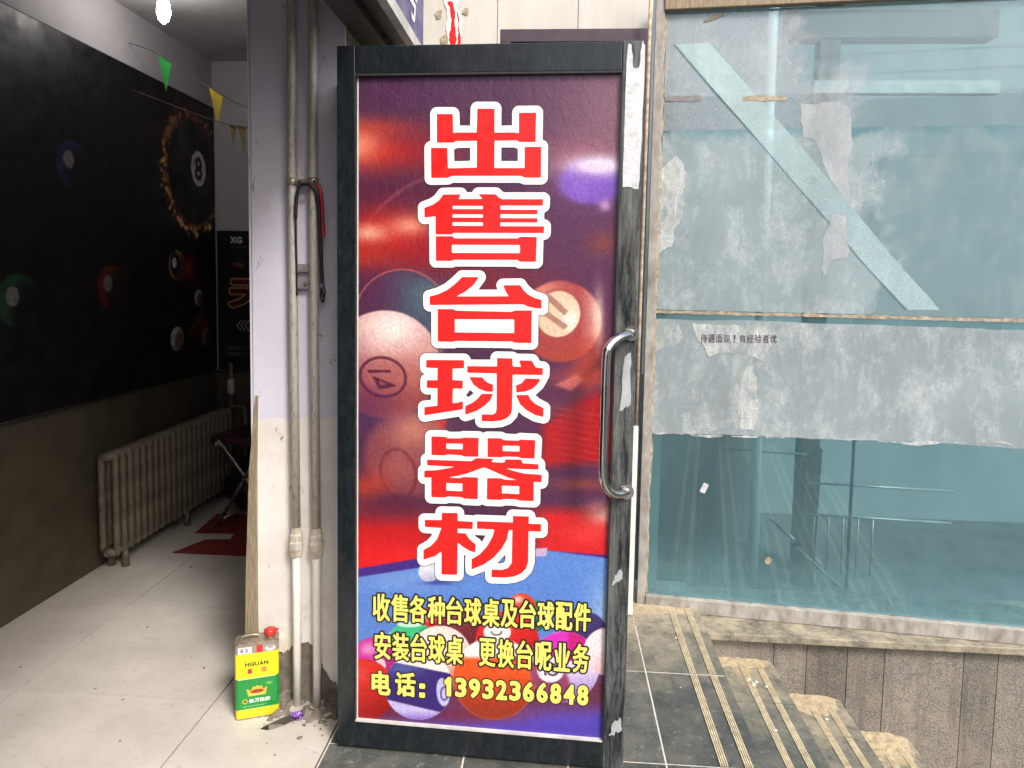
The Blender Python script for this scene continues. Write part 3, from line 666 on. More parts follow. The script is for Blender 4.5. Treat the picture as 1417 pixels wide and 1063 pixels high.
a.bl(a.glow(508, 672, 30, 24) * .8, (206, 66, 40)); a.bl(a.glow(545, 690, 46, 16) * .6, (90, 40, 72)); a.bl(a.glow(510, 560, 40, 30) * .5, (90, 50, 100)); a.bl(a.glow(700, 720, 80, 16) * .6, (84, 34, 66))
a.bl(np.clip((Y - 690) / 40, 0, 1) * np.clip((620 - X) / 40, 0, 1), (206, 26, 30)); a.bl(np.clip((Y - 735) / 30, 0, 1) * np.clip((620 - X) / 60, 0, 1) * .8, (240, 28, 34)); a.bl(a.glow(545, 695, 60, 14) * .7, (100, 34, 60))
a.bl(np.clip((Y - 690) / 20, 0, 1) * np.clip((X - 700) / 60, 0, 1), (222, 34, 38)); a.bl(a.glow(838, 706, 26, 16) * .9, (250, 190, 180)); a.bl(a.glow(815, 735, 30, 14) * .5, (250, 80, 76)); a.bl(a.glow(805, 665, 40, 8) * .6, (176, 80, 60))
# table: rail, cloth, cue ball
cloth = a.poly([(480, 798), (580, 782), (740, 764), (760, 758), (870, 772), (870, 1060), (470, 1060)], 2.0)
a.bl(a.poly([(480, 786), (585, 768), (740, 752), (745, 757), (870, 766), (870, 780), (740, 768), (585, 786), (480, 802)], 2.0), (70, 40, 140)); a.bl(cloth, (98, 142, 222))
a.bl(cloth * np.clip((Y - 790) / 60, 0, 1) * .6, (92, 134, 212)); a.bl(cloth * a.glow(560, 800, 60, 16) * .4, (150, 184, 240)); a.bl(cloth * a.glow(845, 850, 26, 60) * .7, (190, 220, 250)); a.bl(a.poly([(728, 756), (758, 754), (756, 766), (738, 766)], 2), (206, 180, 220))
a.bl(a.glow(605, 803, 22, 4) * .8, (60, 60, 150)); a.ball(592, 788, 14, (226, 230, 244), (150, 164, 206), lx=-.2)
a.bl(np.clip((Y - 885) / 60, 0, 1) * .9, (112, 40, 60)); a.bl(np.clip((Y - 968) / 30, 0, 1) * np.clip((X - 560) / 120, 0, 1), (96, 80, 200)); a.bl(np.clip((Y - 985) / 25, 0, 1) * .8, (84, 64, 176)); a.bl(a.glow(640, 990, 60, 12) * .8, (110, 36, 74)); a.bl(a.glow(500, 975, 40, 20) * .7, (130, 26, 40))
# racked balls
a.ball(600, 866, 30, (214, 30, 30), (120, 16, 24)); a.ball(642, 872, 32, (126, 44, 56), (70, 20, 36), hs=.3)
a.ball(735, 850, 24, (60, 150, 120), (30, 80, 70)); a.ball(722, 838, 20, (224, 70, 40), (140, 30, 30))
a.ball(812, 874, 30, (66, 52, 112), (40, 26, 70), hs=.3)
a.ball(566, 896, 36, (250, 246, 244), (180, 150, 150)); a.bl(a.ell(568, 880, 31, 21, .08), (66, 200, 138)); a.bl(a.ell(590, 882, 14, 16, .1) * .7, (34, 130, 84)); a.bl(a.ell(566, 862, 18, 4, .3) * .8, (240, 255, 246))
a.ball(518, 918, 38, (206, 40, 156), (120, 16, 60), hs=.5); a.bl(a.ell(524, 922, 8, 12, .2), (250, 210, 230)); a.ball(500, 955, 44, (220, 40, 30), (110, 16, 24), hs=.2)
m = a.ball(608, 908, 44, (252, 232, 224), (206, 130, 120)); a.bl(m * np.clip((Y - 918) / 20, 0, 1) * np.clip((X - 610) / 20, 0, 1) * .9, (206, 84, 70))
m = a.ball(702, 888, 45, (226, 40, 36), (130, 16, 24), hs=.4); a.bl(a.ell(688, 873, 19, 14, .12), (255, 250, 248)); a.bl(a.ring(687, 872, 8, 6, 2, .3) * (Y > 871), (70, 60, 70))
m = a.ball(684, 938, 58, (252, 244, 240), (214, 84, 30), hs=.2); a.bl(m * np.clip((Y - 906) / 6, 0, 1), (240, 92, 36)); a.bl(m * np.clip((Y - 930) / 60, 0, 1), (150, 46, 30)); a.bl(a.glow(684, 990, 50, 10) * .5, (170, 70, 40))
m = a.ell(782, 922, 49, 50, .04); a.bl(m, (236, 222, 248)); a.bl(m * np.clip((Y - 925) / 50, 0, 1), (130, 96, 190)); a.bl(m * np.clip((X - 800) / 40, 0, 1) * .5, (206, 180, 240)); mm = m * a.ell(776, 888, 36, 28, .08); a.bl(mm, (226, 52, 196)); a.bl(mm * np.clip((X - 786) / 4, 0, 1), (206, 30, 130)); a.bl(m * a.ell(750, 950, 40, 36, .2) * .8, (140, 44, 70))
a.bl(a.ell(763, 926, 19, 18, .1), (246, 236, 248)); a.bl(a.ring(766, 926, 9, 9, 2.6, .2), (50, 36, 56)); a.bl(a.text(poly_segs([(753, 918), (756, 917), (757, 934), (754, 934)])), (50, 36, 56))
m = a.ball(843, 900, 34, (252, 236, 240), (226, 150, 160), hs=.2); a.bl(m * np.clip((870 - Y) / 8, 0, 1), (226, 40, 60))
m = a.ell(578, 950, 48, 47, .03); a.bl(m, (252, 240, 232)); a.bl(m * np.clip((910 + .26 * (X - 570) - Y + 34) / 20, 0, 1) * .3, (255, 255, 255))
b_ = m * np.clip((Y - (918 + .2 * (X - 560))) / 2, 0, 1); a.bl(b_, (62, 44, 122)); a.bl(b_ * a.glow(556, 924, 26, 12) * .6, (96, 130, 196)); b_ = m * np.clip((Y - (974 + .24 * (X - 560))) / 2, 0, 1); a.bl(b_, (206, 196, 246)); a.bl(b_ * np.clip((Y - 984) / 14, 0, 1), (140, 110, 206))
a.bl(a.ell(612, 958, 9, 20, .15, -.1), (206, 200, 250)); a.bl(a.ring(614, 960, 6, 10, 2, .3), (60, 44, 110))
a.noise(.03, 1, 5)
ed = np.minimum.reduce([u - U0, v - Z0]); a.bl(np.clip((0.0042 - ed) / .001, 0, 1), (244, 240, 240))
P = np.stack([u, 0.0085 + 0.0 * u, v], -1)
poster = grid_obj('poster', P, a.I, M['poster'], door)
# big red characters, traced stroke by stroke
BIG = [(125, [[(243,205),(397,205),(402,390),(430,383),(630,383),(637,152),(805,152),(803,383),(1000,380),(1042,388),(1042,190),(1210,188),(1205,472),(1045,472),(1020,457),(805,460),(803,725),(1098,725),(1098,520),(1260,518),(1258,817),(1105,817),(1060,800),(390,803),(345,822),(187,825),(185,533),(343,532),(350,730),(632,722),(633,462),(430,465),(400,480),(243,482)]], []),
 (245, [[(305,135),(472,132),(455,178),(690,176),(650,130),(815,130),(845,160),(880,178),(1280,176),(1278,238),(862,238),(862,280),(1225,280),(1225,322),(862,322),(862,362),(1225,362),(1225,402),(862,402),(862,440),(1290,440),(1288,505),(400,507),(395,522),(230,522),(230,345),(122,358),(120,265),(200,235),(265,190)],
        [(232,540),(395,540),(415,560),(1030,558),(1060,543),(1218,543),(1212,785),(1055,785),(1030,768),(410,768),(385,780),(233,780)]],
       [[(395,243),(692,243),(692,275),(395,275)],[(395,325),(692,325),(692,358),(395,358)],[(395,402),(692,402),(692,438),(395,438)],[(388,622),(1055,622),(1055,702),(388,702)]]),
 (362, [[(170,300),(260,275),(350,230),(420,175),(490,108),(655,108),(600,185),(520,250),(430,298),(945,295),(915,245),(890,188),(1055,185),(1090,235),(1140,280),(1200,310),(1268,330),(1265,415),(1200,408),(1140,395),(1085,372),(172,382)],
        [(250,422),(400,422),(430,437),(970,447),(1010,433),(1172,433),(1168,752),(1010,750),(970,737),(430,733),(400,742),(250,740)]], [[(417,520),(1000,520),(1000,655),(417,650)]]),
 (475, [[(137,120),(508,122),(508,200),(395,205),(395,318),(495,322),(495,402),(398,400),(395,545),(440,540),(498,525),(495,605),(118,665),(118,585),(245,570),(247,398),(142,395),(142,320),(247,318),(247,200),(137,195)],
        [(538,180),(832,182),(832,100),(982,103),(985,182),(1068,186),(1048,122),(1175,125),(1210,190),(1282,198),(1280,265),(985,262),(980,600),(968,650),(930,690),(870,715),(800,722),(682,722),(680,655),(790,655),(818,640),(828,600),(828,250),(540,245)],
        [(560,287),(688,290),(710,320),(745,345),(792,360),(792,432),(730,430),(660,405),(600,360)],[(680,452),(792,452),(770,510),(710,570),(630,620),(520,658),(520,572),(590,540),(640,500)],
        [(1110,300),(1260,303),(1230,355),(1180,400),(1110,428),(1020,438),(1020,368),(1075,345)],[(1018,462),(1138,462),(1160,505),(1210,550),(1290,592),(1287,678),(1210,660),(1120,610),(1060,555)]], []),
 (582, [[(187,115),(320,118),(350,133),(480,133),(505,125),(652,128),(648,315),(510,312),(480,300),(350,292),(320,302),(187,298)],[(740,130),(870,132),(900,150),(1040,155),(1065,143),(1210,150),(1202,330),(1075,328),(1040,315),(910,312),(880,318),(740,318)],
        [(143,345),(580,358),(625,328),(800,335),(775,368),(905,372),(915,340),(1070,342),(1085,378),(1243,388),(1240,440),(920,430),(1000,455),(1100,480),(1275,492),(1270,565),(1195,562),(1195,752),(1060,748),(1020,735),(900,732),(870,742),(732,738),(735,525),(875,527),(905,540),(1040,545),(940,520),(850,480),(760,440),(705,418),(620,450),(540,480),(440,505),(340,520),(460,527),(500,515),(645,520),(643,735),(515,730),(480,715),(350,708),(320,718),(185,715),(185,520),(115,522),(117,455),(240,448),(340,430),(420,415),(145,400)]],
       [[(333,183),(495,187),(495,243),(333,238)],[(888,203),(1055,207),(1055,262),(888,258)],[(333,575),(492,580),(492,658),(333,650)],[(882,600),(1052,605),(1052,683),(882,675)]]),
 (690, [[(120,175),(288,178),(288,105),(445,108),(445,185),(595,195),(592,265),(443,262),(443,305),(525,310),(555,360),(590,395),(622,415),(618,500),(560,480),(500,445),(445,400),(440,722),(285,718),(285,490),(220,535),(107,572),(107,475),(180,435),(240,370),(285,255),(122,245)],
        [(635,188),(990,200),(990,135),(1148,140),(1145,212),(1270,215),(1268,290),(1145,285),(1142,590),(1120,660),(1070,710),(1000,738),(920,748),(780,745),(780,668),(880,672),(940,655),(980,600),(985,275),(950,275),(930,370),(880,460),(800,550),(700,620),(583,668),(583,565),(660,520),(740,430),(790,340),(808,270),(635,262)]], [])]
for y0, polys, holes in BIG:
    def mp(p): return [tuple(float(c) for c in pp(570 + x / 7.085, y0 + y / 7.085)) for x, y in p]
    x_, y_, f_ = field([poly_segs(mp(p)) for p in polys], [poly_segs(mp(p)) for p in holes], 0.03, 0.0021)
    for nm, lev, off, mt in (('character_outline', 0.0208, 0.0080, 'blackink'), ('character_backing', 0.0190, 0.0076, 'whiteink'), ('red_character', 0.0, 0.0072, 'red')):
        vv, ff = [], []; level_mesh(x_, y_, f_, lev, lambda p, q: (p, off, q), vv, ff)
        flat(nm, vv, ff, M[mt], poster)
# three yellow lines below
def line(chars, x0, x1, yt0, yb0, yt1, yb1, grow, edge):
    """chars: (character, left, right) in photo columns; the line's top and bottom run between its two ends"""
    for ch, a_, b_ in chars:
        t = ((a_ + b_) / 2 - x0) / (x1 - x0); yt = yt0 + t * (yt1 - yt0); yb = yb0 + t * (yb1 - yb0)
        ua, za = pp(a_, yb); ub, zb = pp(b_, yt); zc = pp((a_ + b_) / 2, yt)[1]
        if ch in ':：':
            s_ = [poly_segs([(ua, za + k), (ub, za + k), (ub, za + k + .011), (ua, za + k + .011)]) for k in (0, .028)]
        else:
            s_ = [glyph_in(ch, float(ua) + grow, float(ub) - grow, float(za) + grow, float(zc) - grow)]
        x_, y_, f_ = field(s_, [], 0.012, 0.0011)
        for nm, lev, off, mt in (('text_outline', grow + edge, 0.0080, 'blackink'), ('yellow_text', grow, 0.0074, 'yellowink')):
            vv, ff = [], []; level_mesh(x_, y_, f_, lev, lambda p, q: (p, off, q), vv, ff)
            flat(nm, vv, ff, M[mt], poster)
n = 12; pit = (819 - 514 + 1.5) / n
line([(c, 514 + pit * i, 514 + pit * i + 24.5) for i, c in enumerate('收售各种台球桌及台球配件')], 514, 819, 818, 856, 832, 871, 0.0017, 0.0050)
line([(c, 516 + 25.2 * i, 516 + 25.2 * i + 23.5) for i, c in enumerate('安装台球桌')] + [(c, 662.5 + 26.2 * i, 662.5 + 26.2 * i + 23.5) for i, c in enumerate('更换台呢业务')], 516, 817, 872, 910, 890, 930, 0.0017, 0.0050)
line([('电', 512, 539), ('话', 545, 574), (':', 580, 586)], 512, 817, 927, 960, 944, 978, 0.0026, 0.0036)
line([(c, 610 + 19.0 * i + (4 if c == '1' else 0), 610 + 19.0 * i + 16.5) for i, c in enumerate('13932366848')], 610, 818, 935.5, 962.5, 948, 976.5, 0.0032, 0.0034)
# torn white tape on the worn stile
tp = jag([(0.803, 1.665), (0.845, 1.66), (0.850, 1.80), (0.851, 2.04), (0.843, 2.05), (0.838, 1.985), (0.822, 1.98), (0.815, 2.045), (0.806, 2.04), (0.803, 1.87), (0.803, 1.665)], 0.004, 4, 5)[:-1]
MB().prism(tp, 0.0008, 'xz', -0.0012).build('tape', M['tapem'], door)
for (x0, x1, z0, z1, sd_) in ((.812, .842, 1.05, 1.22, 1), (.805, .835, .55, .60, 2), (.81, .845, .10, .16, 3)):
    MB().prism(jag([(x0, z0), (x1, z0 + .02), (x1 - .004, z1), (x0 + .01, z1 - .02), (x0, z0)], .006, 5, sd_)[:-1], 0.0006, 'xz', -0.0010).build('tape_scrap', M['res_sheet'], door)
# bent steel pull handle
hd = MB().tube(curve([(0.838, -0.002, 1.268), (0.826, -0.030, 1.266), (0.800, -0.060, 1.258), (0.776, -0.078, 1.236), (0.768, -0.084, 1.20), (0.768, -0.085, 1.05), (0.768, -0.084, 0.91), (0.774, -0.078, 0.862), (0.796, -0.060, 0.834), (0.824, -0.030, 0.824), (0.838, -0.002, 0.822)], 10), 0.0125, 16).build('handle', M['steel'], door)
for z in (1.268, .822): MB().tube([(0.838, 0.0005, z), (0.838, -0.006, z)], 0.021, 18).build('mount_disc', M['steel'], hd)

# ================================================================== behind the door: plum board, cladding wall with a torn notice
bd = thing('framed_board', 'dark plum framed board standing behind the poster door', 'board', (-0.268, 3.0, 0.0), R(-0.2))
for a_ in ((0, .615, 0, .04, 2.412, 2.462), (0, .615, 0, .04, 0.0, .06), (0, .045, .001, .039, .0602, 2.4118), (.59, .622, .001, .039, .0602, 2.4118)): MB().box(*a_).build('frame_bar', M['boardpurple'], bd)
MB().box(.0455, .5895, .012, .028, .0605, 2.4115).build('panel', M['boardpurple'], bd)
cw = thing('cladding_wall', 'cream clad wall rising behind the plum framed board', 'wall', (-0.66, 3.3, 0))
xs = [0.0, 0.352, 0.72, 1.058]
for p, q in zip(xs, xs[1:]): MB().box(p + .0015, q - .0015, 0, 0.03, -0.01, 3.4).build('cladding_panel', M['panelwall'], cw)
MB().box(0.0, 1.058, 0.0305, 0.12, -0.01, 3.4).build('backing', M['boardpurple'], cw)
def torn(poly, amp, n, seed):
    """ragged outline: every edge broken by midpoint displacement"""
    r = random.Random(seed)
    def br(p, q, d):
        L_ = math.hypot(q[0] - p[0], q[1] - p[1])
        if d == 0 or L_ < .006: return [p]
        k = r.uniform(-1, 1) * amp * 16; m_ = ((p[0] + q[0]) / 2 - (q[1] - p[1]) * k, (p[1] + q[1]) / 2 + (q[0] - p[0]) * k)
        return br(p, m_, d - 1) + br(m_, q, d - 1)
    o = []
    for i in range(len(poly)): o += br(poly[i], poly[(i + 1) % len(poly)], 5)
    return o
na = Art(*np.meshgrid(np.linspace(0, 1, 60), np.linspace(0, 1, 120)), (236, 226, 214))
nt_ = thing('torn_notice', 'torn red and white notice hanging on the cream cladding', 'notice', (-0.59, 3.297, 2.45))
MB().prism(torn([(0.06, 0.0), (0.13, 0.0), (0.115, 0.12), (0.10, 0.30), (0.03, 0.30), (0.05, 0.18)], .008, 5, 4), 0.0012, 'xz', -0.001).build('paper', M['whiteink'], nt_)
MB().prism(torn([(0.068, 0.01), (0.082, 0.01), (0.074, 0.24), (0.05, 0.24)], .006, 5, 6), 0.0008, 'xz', -0.0022).build('red_stripe', M['red'], nt_)
MB().prism(torn([(0.10, 0.005), (0.122, 0.005), (0.112, 0.09), (0.094, 0.2)], .006, 5, 8), 0.0008, 'xz', -0.0022).build('red_stripe', M['red'], nt_)
for i, (x, z, s_) in enumerate(((-0.52 - .06, 2.63, .026), (-0.455, 2.645, .02), (-0.545, 2.515, .03))):
    tag(MB().prism([(s_ * math.cos(t) * (0.5 + .5 * rnd.random()), s_ * 1.3 * math.sin(t) * (.5 + .5 * rnd.random())) for t in np.linspace(0, 5.6, 9)], .0015, 'xz', -.002).build('paper_scrap', M['sealant'], None, (x, 3.2985, z)),
        ('small brown paper scrap beside the top of the notice, towards the purple sign', 'smallest brown paper scrap beside the notice, towards the panel seam', 'brown paper scrap low beside the torn notice, just above the door')[i], 'scrap', 'paper scraps on the cream cladding')

# ================================================================== GLASS PARTITION
gw = thing('glass_partition', 'dusty teal glass partition with torn paper residue above the steps', 'partition', (0.405, 3.056, 0), R(-5.965))
GH = homog([(889.9, 818.5), (1224.1, 848.8), (1274.2, 17.7), (915.8, 33.2)], [(0, .05), (1, .05), (1, 2.5), (0, 2.5)])
GL_ = 2.05
up = MB().box(0.012, GL_, 0, 0.008, 1.304, 2.545).build('upper_pane', M['glass'], gw)
lo = MB().box(0.012, GL_, 0, 0.008, 0.045, 1.288).build('lower_pane', M['glass'], gw)
MB().box(-0.026, 0.010, -0.02, 0.05, -0.02, 2.75, .002).build('side_post', M['gframe'], gw)
MB().box(0.0105, GL_, -0.025, 0.05, -0.02, 0.043, .003).build('sill_bar', M['gframe'], gw)
MB().box(0.0105, GL_, -0.03, 0.05, 2.547, 2.75, .003).build('head_bar', M['wood'], gw)
sl = []
r_ = random.Random(11)
for k in range(120):
    x = 0.012 + (GL_ - .012) * k / 119; sl.append((x, r_.uniform(.003, .0095)))
mb = MB(); mb.prism([(x, 1.296 + h) for x, h in sl] + [(x, 1.2955 - r_.uniform(.003, .008)) for x, h in sl[::-1]], .010, 'xz', -.005); mb.build('joint_seal', M['sealant'], gw)
mb = MB(); mb.prism([(0.011 + r_.uniform(.003, .012), z) for z in np.linspace(.05, 2.54, 90)] + [(0.0108, 2.54), (0.0108, .05)], .006, 'xz', -.004); mb.build('side_seal', M['sealant'], gw)
def G(p): return [tuple(float(c) for c in GH(x, y)) for x, y in p]
def sheet(nm, pts, mat, par, off, amp, seed, n=7): return MB().prism(torn(G(pts), amp, n, seed), 0.0004, 'xz', -off).build(nm, M[mat], par)
MB().box(.02, GL_ - .01, -.0016, -.0012, 1.306, 2.20).build('glue_film', M['film_up'], up)
MB().box(.02, GL_ - .01, -.0012, -.0008, 2.06, 2.535).build('milky_painted_reflection', M['sky_reflection'], up)  # reflected sky painted as a milky layer on the pane
sheet('painted_reflection', [(934, 62), (981, 60), (1255, 378), (1300, 429), (1256, 429), (1193, 362)], 'refl_band', up, .0020, .0006, 70)  # diagonal reflection in the glass, built as a pale coloured sheet
sheet('painted_reflection_edge', [(932, 63), (936, 62), (1193, 361), (1256, 429), (1250, 429), (1190, 362)], 'refl_edge', up, .0017, .0004, 71)  # dark edge of the reflected band, painted on a thin sheet
sheet('grey_sheet', [(1108, 143), (1160, 141), (1174, 148), (1178, 170), (1174, 286), (1150, 250), (1138, 225), (1130, 196), (1112, 190)], 'res_sheet', up, .0022, .004, 4)
sheet('grey_sheet', [(1150, 296), (1172, 300), (1172, 358), (1150, 360), (1140, 382), (1136, 372)], 'res_sheet', up, .0026, .005, 5)
sheet('scraped_paper', [(904, 240), (935, 215), (950, 240), (944, 300), (930, 340), (912, 352), (905, 300)], 'res_white', up, .0026, .008, 3)
sheet('glue_film', [(893, 441), (1000, 443), (1100, 446), (1193, 449), (1440, 458), (1440, 622), (1300, 613), (1193, 609), (1120, 607), (1050, 603), (960, 601), (895, 599)], 'film_low', lo, .0012, .0010, 8)
sheet('scraped_paper', [(958, 447), (1010, 449), (1066, 446), (1070, 470), (1056, 500), (1030, 490), (1000, 488), (980, 494), (966, 470)], 'res_white', lo, .0024, .006, 9)
sheet('scraped_paper', [(1020, 512), (1042, 506), (1050, 560), (1044, 596), (1022, 594), (1016, 550)], 'res_white', lo, .0022, .008, 10)
sheet('scraped_paper', [(900, 445), (940, 448), (946, 470), (915, 482), (902, 490)], 'res_white', lo, .0022, .008, 12)
for i, (xa, xb) in enumerate(((905, 945), (955, 1000), (1012, 1050), (1060, 1085), (1120, 1193), (1215, 1300), (1320, 1400))):
    ya = 600 + (xa - 905) * .0315; yb = 600 + (xb - 905) * .0315
    sheet('torn_edge', [(xa, ya - 1.2), (xb, yb - 1.0), (xb, yb + .8), (xa, ya + 1.2)], 'res_white', lo, .0024, .004, 40 + i)
# printed line left on the scrap of paper
vv, ff = [], []
for i, ch in enumerate('待遇面议!有经验者优'):
    x0 = 969 + 10.7 * i + (3 if ch == '!' else 0); (p, q), (r2, s2) = G([(x0, 474 + .05 * i), (x0 + (3 if ch == '!' else 9.6), 463 + .05 * i)])
    x_, y_, f_ = field([glyph_in(ch, p, r2, q, s2)], [], .004, .0009)
    level_mesh(x_, y_, f_, .0003, lambda a_, b_: (a_, -.0030, b_), vv, ff)
flat('printed_text', vv, ff, M['boardpurple'], lo)
# flyer scrap stuck low on the glass, round sticker
MB().prism(torn(G([(968, 680), (974, 668), (981, 671), (975, 683)]), .001, 2, 5), .0006, 'xz', -.0012).build('paper_chip', M['tapem'], lo)
c_ = G([(1063, 776)])[0]; MB().prism([(c_[0] + .014 * math.cos(t), c_[1] + .016 * math.sin(t)) for t in np.linspace(0, 5.9, 14)], .0006, 'xz', -.0012).build('round_sticker', M['sealant'], lo)
MB().prism(torn(G([(920, 134), (968, 132), (972, 139), (920, 141)]), .002, 4, 5), .002, 'xz', -.003).build('tape_strip', M['platem'], up)
MB().prism(torn(G([(1028, 134), (1058, 132), (1090, 135), (1088, 139), (1028, 140)]), .002, 4, 9), .002, 'xz', -.003).build('tape_strip', M['sealant'], up)
MB().prism(torn(G([(974, 29), (986, 22), (1000, 19), (1002, 22), (988, 27), (976, 31)]), .001, 3, 9), .004, 'xz', -.005).build('dry_leaf', M['wood'], up)
# ledge and granite face under the partition
ledge = tag(MB().box(0.645, 2.9, 2.848, 3.30, -0.052, -0.021, .004).build('stone_ledge', M['granite']), kind='structure')
pl = tag(MB().box(0.645, 2.9, 2.905, 3.30, -1.06, -0.0525).build('plinth_wall', M['joint']), 'speckled granite plinth under the glass partition', 'wall')
x = 0.647; k = 0
while x < 2.85:
    wd = (0.315, 0.135, 0.165, 0.15)[k % 4] if k else .285
    MB().box(x + .0016, x + wd - .0016, 2.8895 + rnd.uniform(-.0008, .0015), 2.9045, -1.05, -0.0535).build('granite_panel', M['speckle'], pl); x += wd; k += 1
# thin white trunking in front of the partition's edge
tk = thing('white_conduit', 'thin white vertical conduit between the door and the glass partition', 'conduit', (0.313, 2.93, 0))
MB().box(0.0, 0.034, 0, 0.022, 0.0, 0.818, .002).build('lower_cover', M['pvc'], tk)
MB().tube([(0.024, .012, .8185), (0.026, .012, 1.3), (0.028, .012, 1.9), (0.03, .012, 2.7)], .0075, 10).build('upper_tube', M['sealant'], tk)

# ---- the yard seen through the glass
tag(MB().box(0.40, 4.6, 3.302, 6.2, -0.45, -0.30).build('yard_floor', M['yardwall']), kind='structure')
tag(MB().box(0.40, 5.6, 5.30, 5.5, -0.30, 4.6).build('yard_wall', M['yardpale']), 'tall pale yard wall seen through the dusty glass', 'wall')
tag(MB().box(0.40, 1.32, 4.75, 4.95, -0.30, 0.80).build('low_wall', M['yardwall']), 'low dark wall seen through the lower glass', 'wall')
tag(MB().box(0.425, 0.478, 3.16, 3.22, -0.02, 2.7).build('pale_jamb', M['paleteal']), 'pale upright jamb just behind the glass partition edge', 'jamb')
tc_ = thing('steel_column', 'brown steel column with cross beam behind the upper glass', 'column', (1.51, 4.2, -0.3))
MB().box(-.055, .055, 0, .1, 0, 3.12).build('shaft', M['brown'], tc_); MB().box(-.24, .9, -.01, .11, 3.1205, 3.27).build('cross_beam', M['brown'], tc_)
MB().box(-.10, .9, -.06, -.001, 2.80, 2.87).build('tie_bar', M['greymetal'], tc_)
tag(MB().tube([(1.12, 3.9, -.30), (1.11, 3.9, .6), (1.10, 3.9, 1.5), (1.09, 3.9, 3.4)], .03, 14).build('pale_post', M['paleteal']), 'slim pale post behind the lower glass', 'post')
tag(MB().raw([(1.40, 4.0, -.3), (1.49, 4.0, -.3), (1.49, 4.09, -.3), (1.40, 4.09, -.3), (1.42, 4.0, .40), (1.505, 4.0, .50), (1.505, 4.09, .50), (1.42, 4.09, .40)], [(0, 3, 2, 1), (4, 5, 6, 7), (0, 1, 5, 4), (1, 2, 6, 5), (2, 3, 7, 6), (3, 0, 4, 7)]).build('timber_prop', M['brown']), 'dark timber prop leaning behind the lower glass', 'post')
rl = thing('stair_rail', 'grey steel stair rail behind the lower glass', 'railing', (1.30, 3.75, -.3))
for y in (0, .45): MB().tube([(0, y, .32), (.22, y, .13), (.30, y, .06)], .010, 8).build('sloping_bar', M['greymetal'], rl)
MB().tube([(.27, 0, 0), (.27, 0, 1.35)], .009, 8).build('upright', M['boardpurple'], rl); MB().tube([(.10, .0, 0), (.10, 0, .24)], .008, 8).build('upright', M['greymetal'], rl)
for z, x0, x1 in ((.62, .12, .9), (.44, .12, .9), (.80, -.35, .1)): MB().tube([(x0, .2, z), (x1, .2, z - .02)], .007, 8).build('level_bar', M['greymetal'], rl)
for x in (.16, .24, .32, .40, .48): MB().tube([(x, .2, .10), (x, .2, .44)], .005, 6).build('baluster', M['greymetal'], rl)

# ---- across the street, behind the viewer: what the glass mirrors
sb = thing('street_house', 'pale rendered house with slate roof mirrored in the glass', 'house', (9.0, -13.0, -1.05))
MB().box(-6, 6, -5, 0, 0, 5.6).build('wall', M['brick'], sb)
MB().raw([(-6.4, .4, 5.6), (6.4, .4, 5.6), (6.4, -5.4, 5.6), (-6.4, -5.4, 5.6), (-4.5, -2.5, 7.6), (4.5, -2.5, 7.6)], [(0, 1, 5, 4), (1, 2, 5), (2, 3, 4, 5), (3, 0, 4), (3, 2, 1, 0)]).build('roof', M['roof'], sb)
for zz in (0.9, 3.5):
    for k in range(5):
        f_ = MB().box(-5 + 2.2 * k, -3.8 + 2.2 * k, .0, .06, zz, zz + 1.5).build('window', M['white'], sb)
        MB().box(-4.92 + 2.2 * k, -3.88 + 2.2 * k, .061, .07, zz + .08, zz + 1.42).build('pane', M['winglass'], f_)
for k, z in enumerate((3.9, 4.3, 4.75, 5.1)):
    tag(MB().tube([(-9 + 30 * t, -6 - .15 * k, z + .5 * (2 * t - 1) ** 2) for t in np.linspace(0, 1, 24)], .012, 6).build('overhead_wire', M['blackcable']), ('lowest', 'second lowest', 'second highest', 'highest')[k] + ' black overhead wire strung along the street', 'wire', 'overhead street wires')
for x in (-9, 21): tag(MB().tube([(x, -6.3, -1.05), (x, -6.3, 6.0)], [.14, .10], 12).build('utility_pole', M['concrete']), 'grey concrete utility pole carrying the overhead wires', 'pole', 'street utility poles')

# ================================================================== INSIDE THE SHOP
# printed canvas with a burning eight ball on the side wall
Yg, Zg = np.meshgrid(np.linspace(1.9, 4.345, 408), np.linspace(.822, 2.462, 266))
a = Art(Yg, Zg, (14, 10, 10))
nse = np.random.default_rng(3).normal(size=Yg.shape)
for _ in range(5): nse = (nse + np.roll(nse, 1, 0) + np.roll(nse, -1, 0) + np.roll(nse, 1, 1) + np.roll(nse, -1, 1)) / 5
nse /= nse.std()
d = np.hypot((Yg - 4.10) / .30, (Zg - 2.02) / .32); fl = np.exp(-((d - 1.02 - .05 * nse) / .10) ** 2)
low_ = np.clip(.75 - (Zg - 2.02) * 1.2, .25, 1)
a.bl(a.glow(4.05, 2.25, .3, .25) * .5 * np.clip(.6 + .4 * nse, 0, 1), (110, 30, 16)); a.bl(fl * low_ * np.clip(.75 + .4 * nse, 0, 1), (226, 120, 56)); a.bl(fl * low_ * np.clip(nse - .2, 0, 1), (255, 210, 140))
a.bl((d < .93) * 1.0, (6, 5, 6)); a.bl(a.glow(3.95, 2.2, .06, .12) * .3, (150, 140, 130))
a.bl(a.ell(4.15, 2.055, .085, .105, .08), (206, 200, 196)); a.bl(a.text(glyph_in('8', 4.112, 4.188, 1.99, 2.12), .006, .006), (16, 12, 12))
def mball(y, z, r, c, dk): a.bl(a.ell(y, z, r, r, .06), c); a.bl(a.ell(y + r * .5, z - r * .3, r * .9, r, .6) * a.ell(y, z, r, r, .06) * .8, dk)
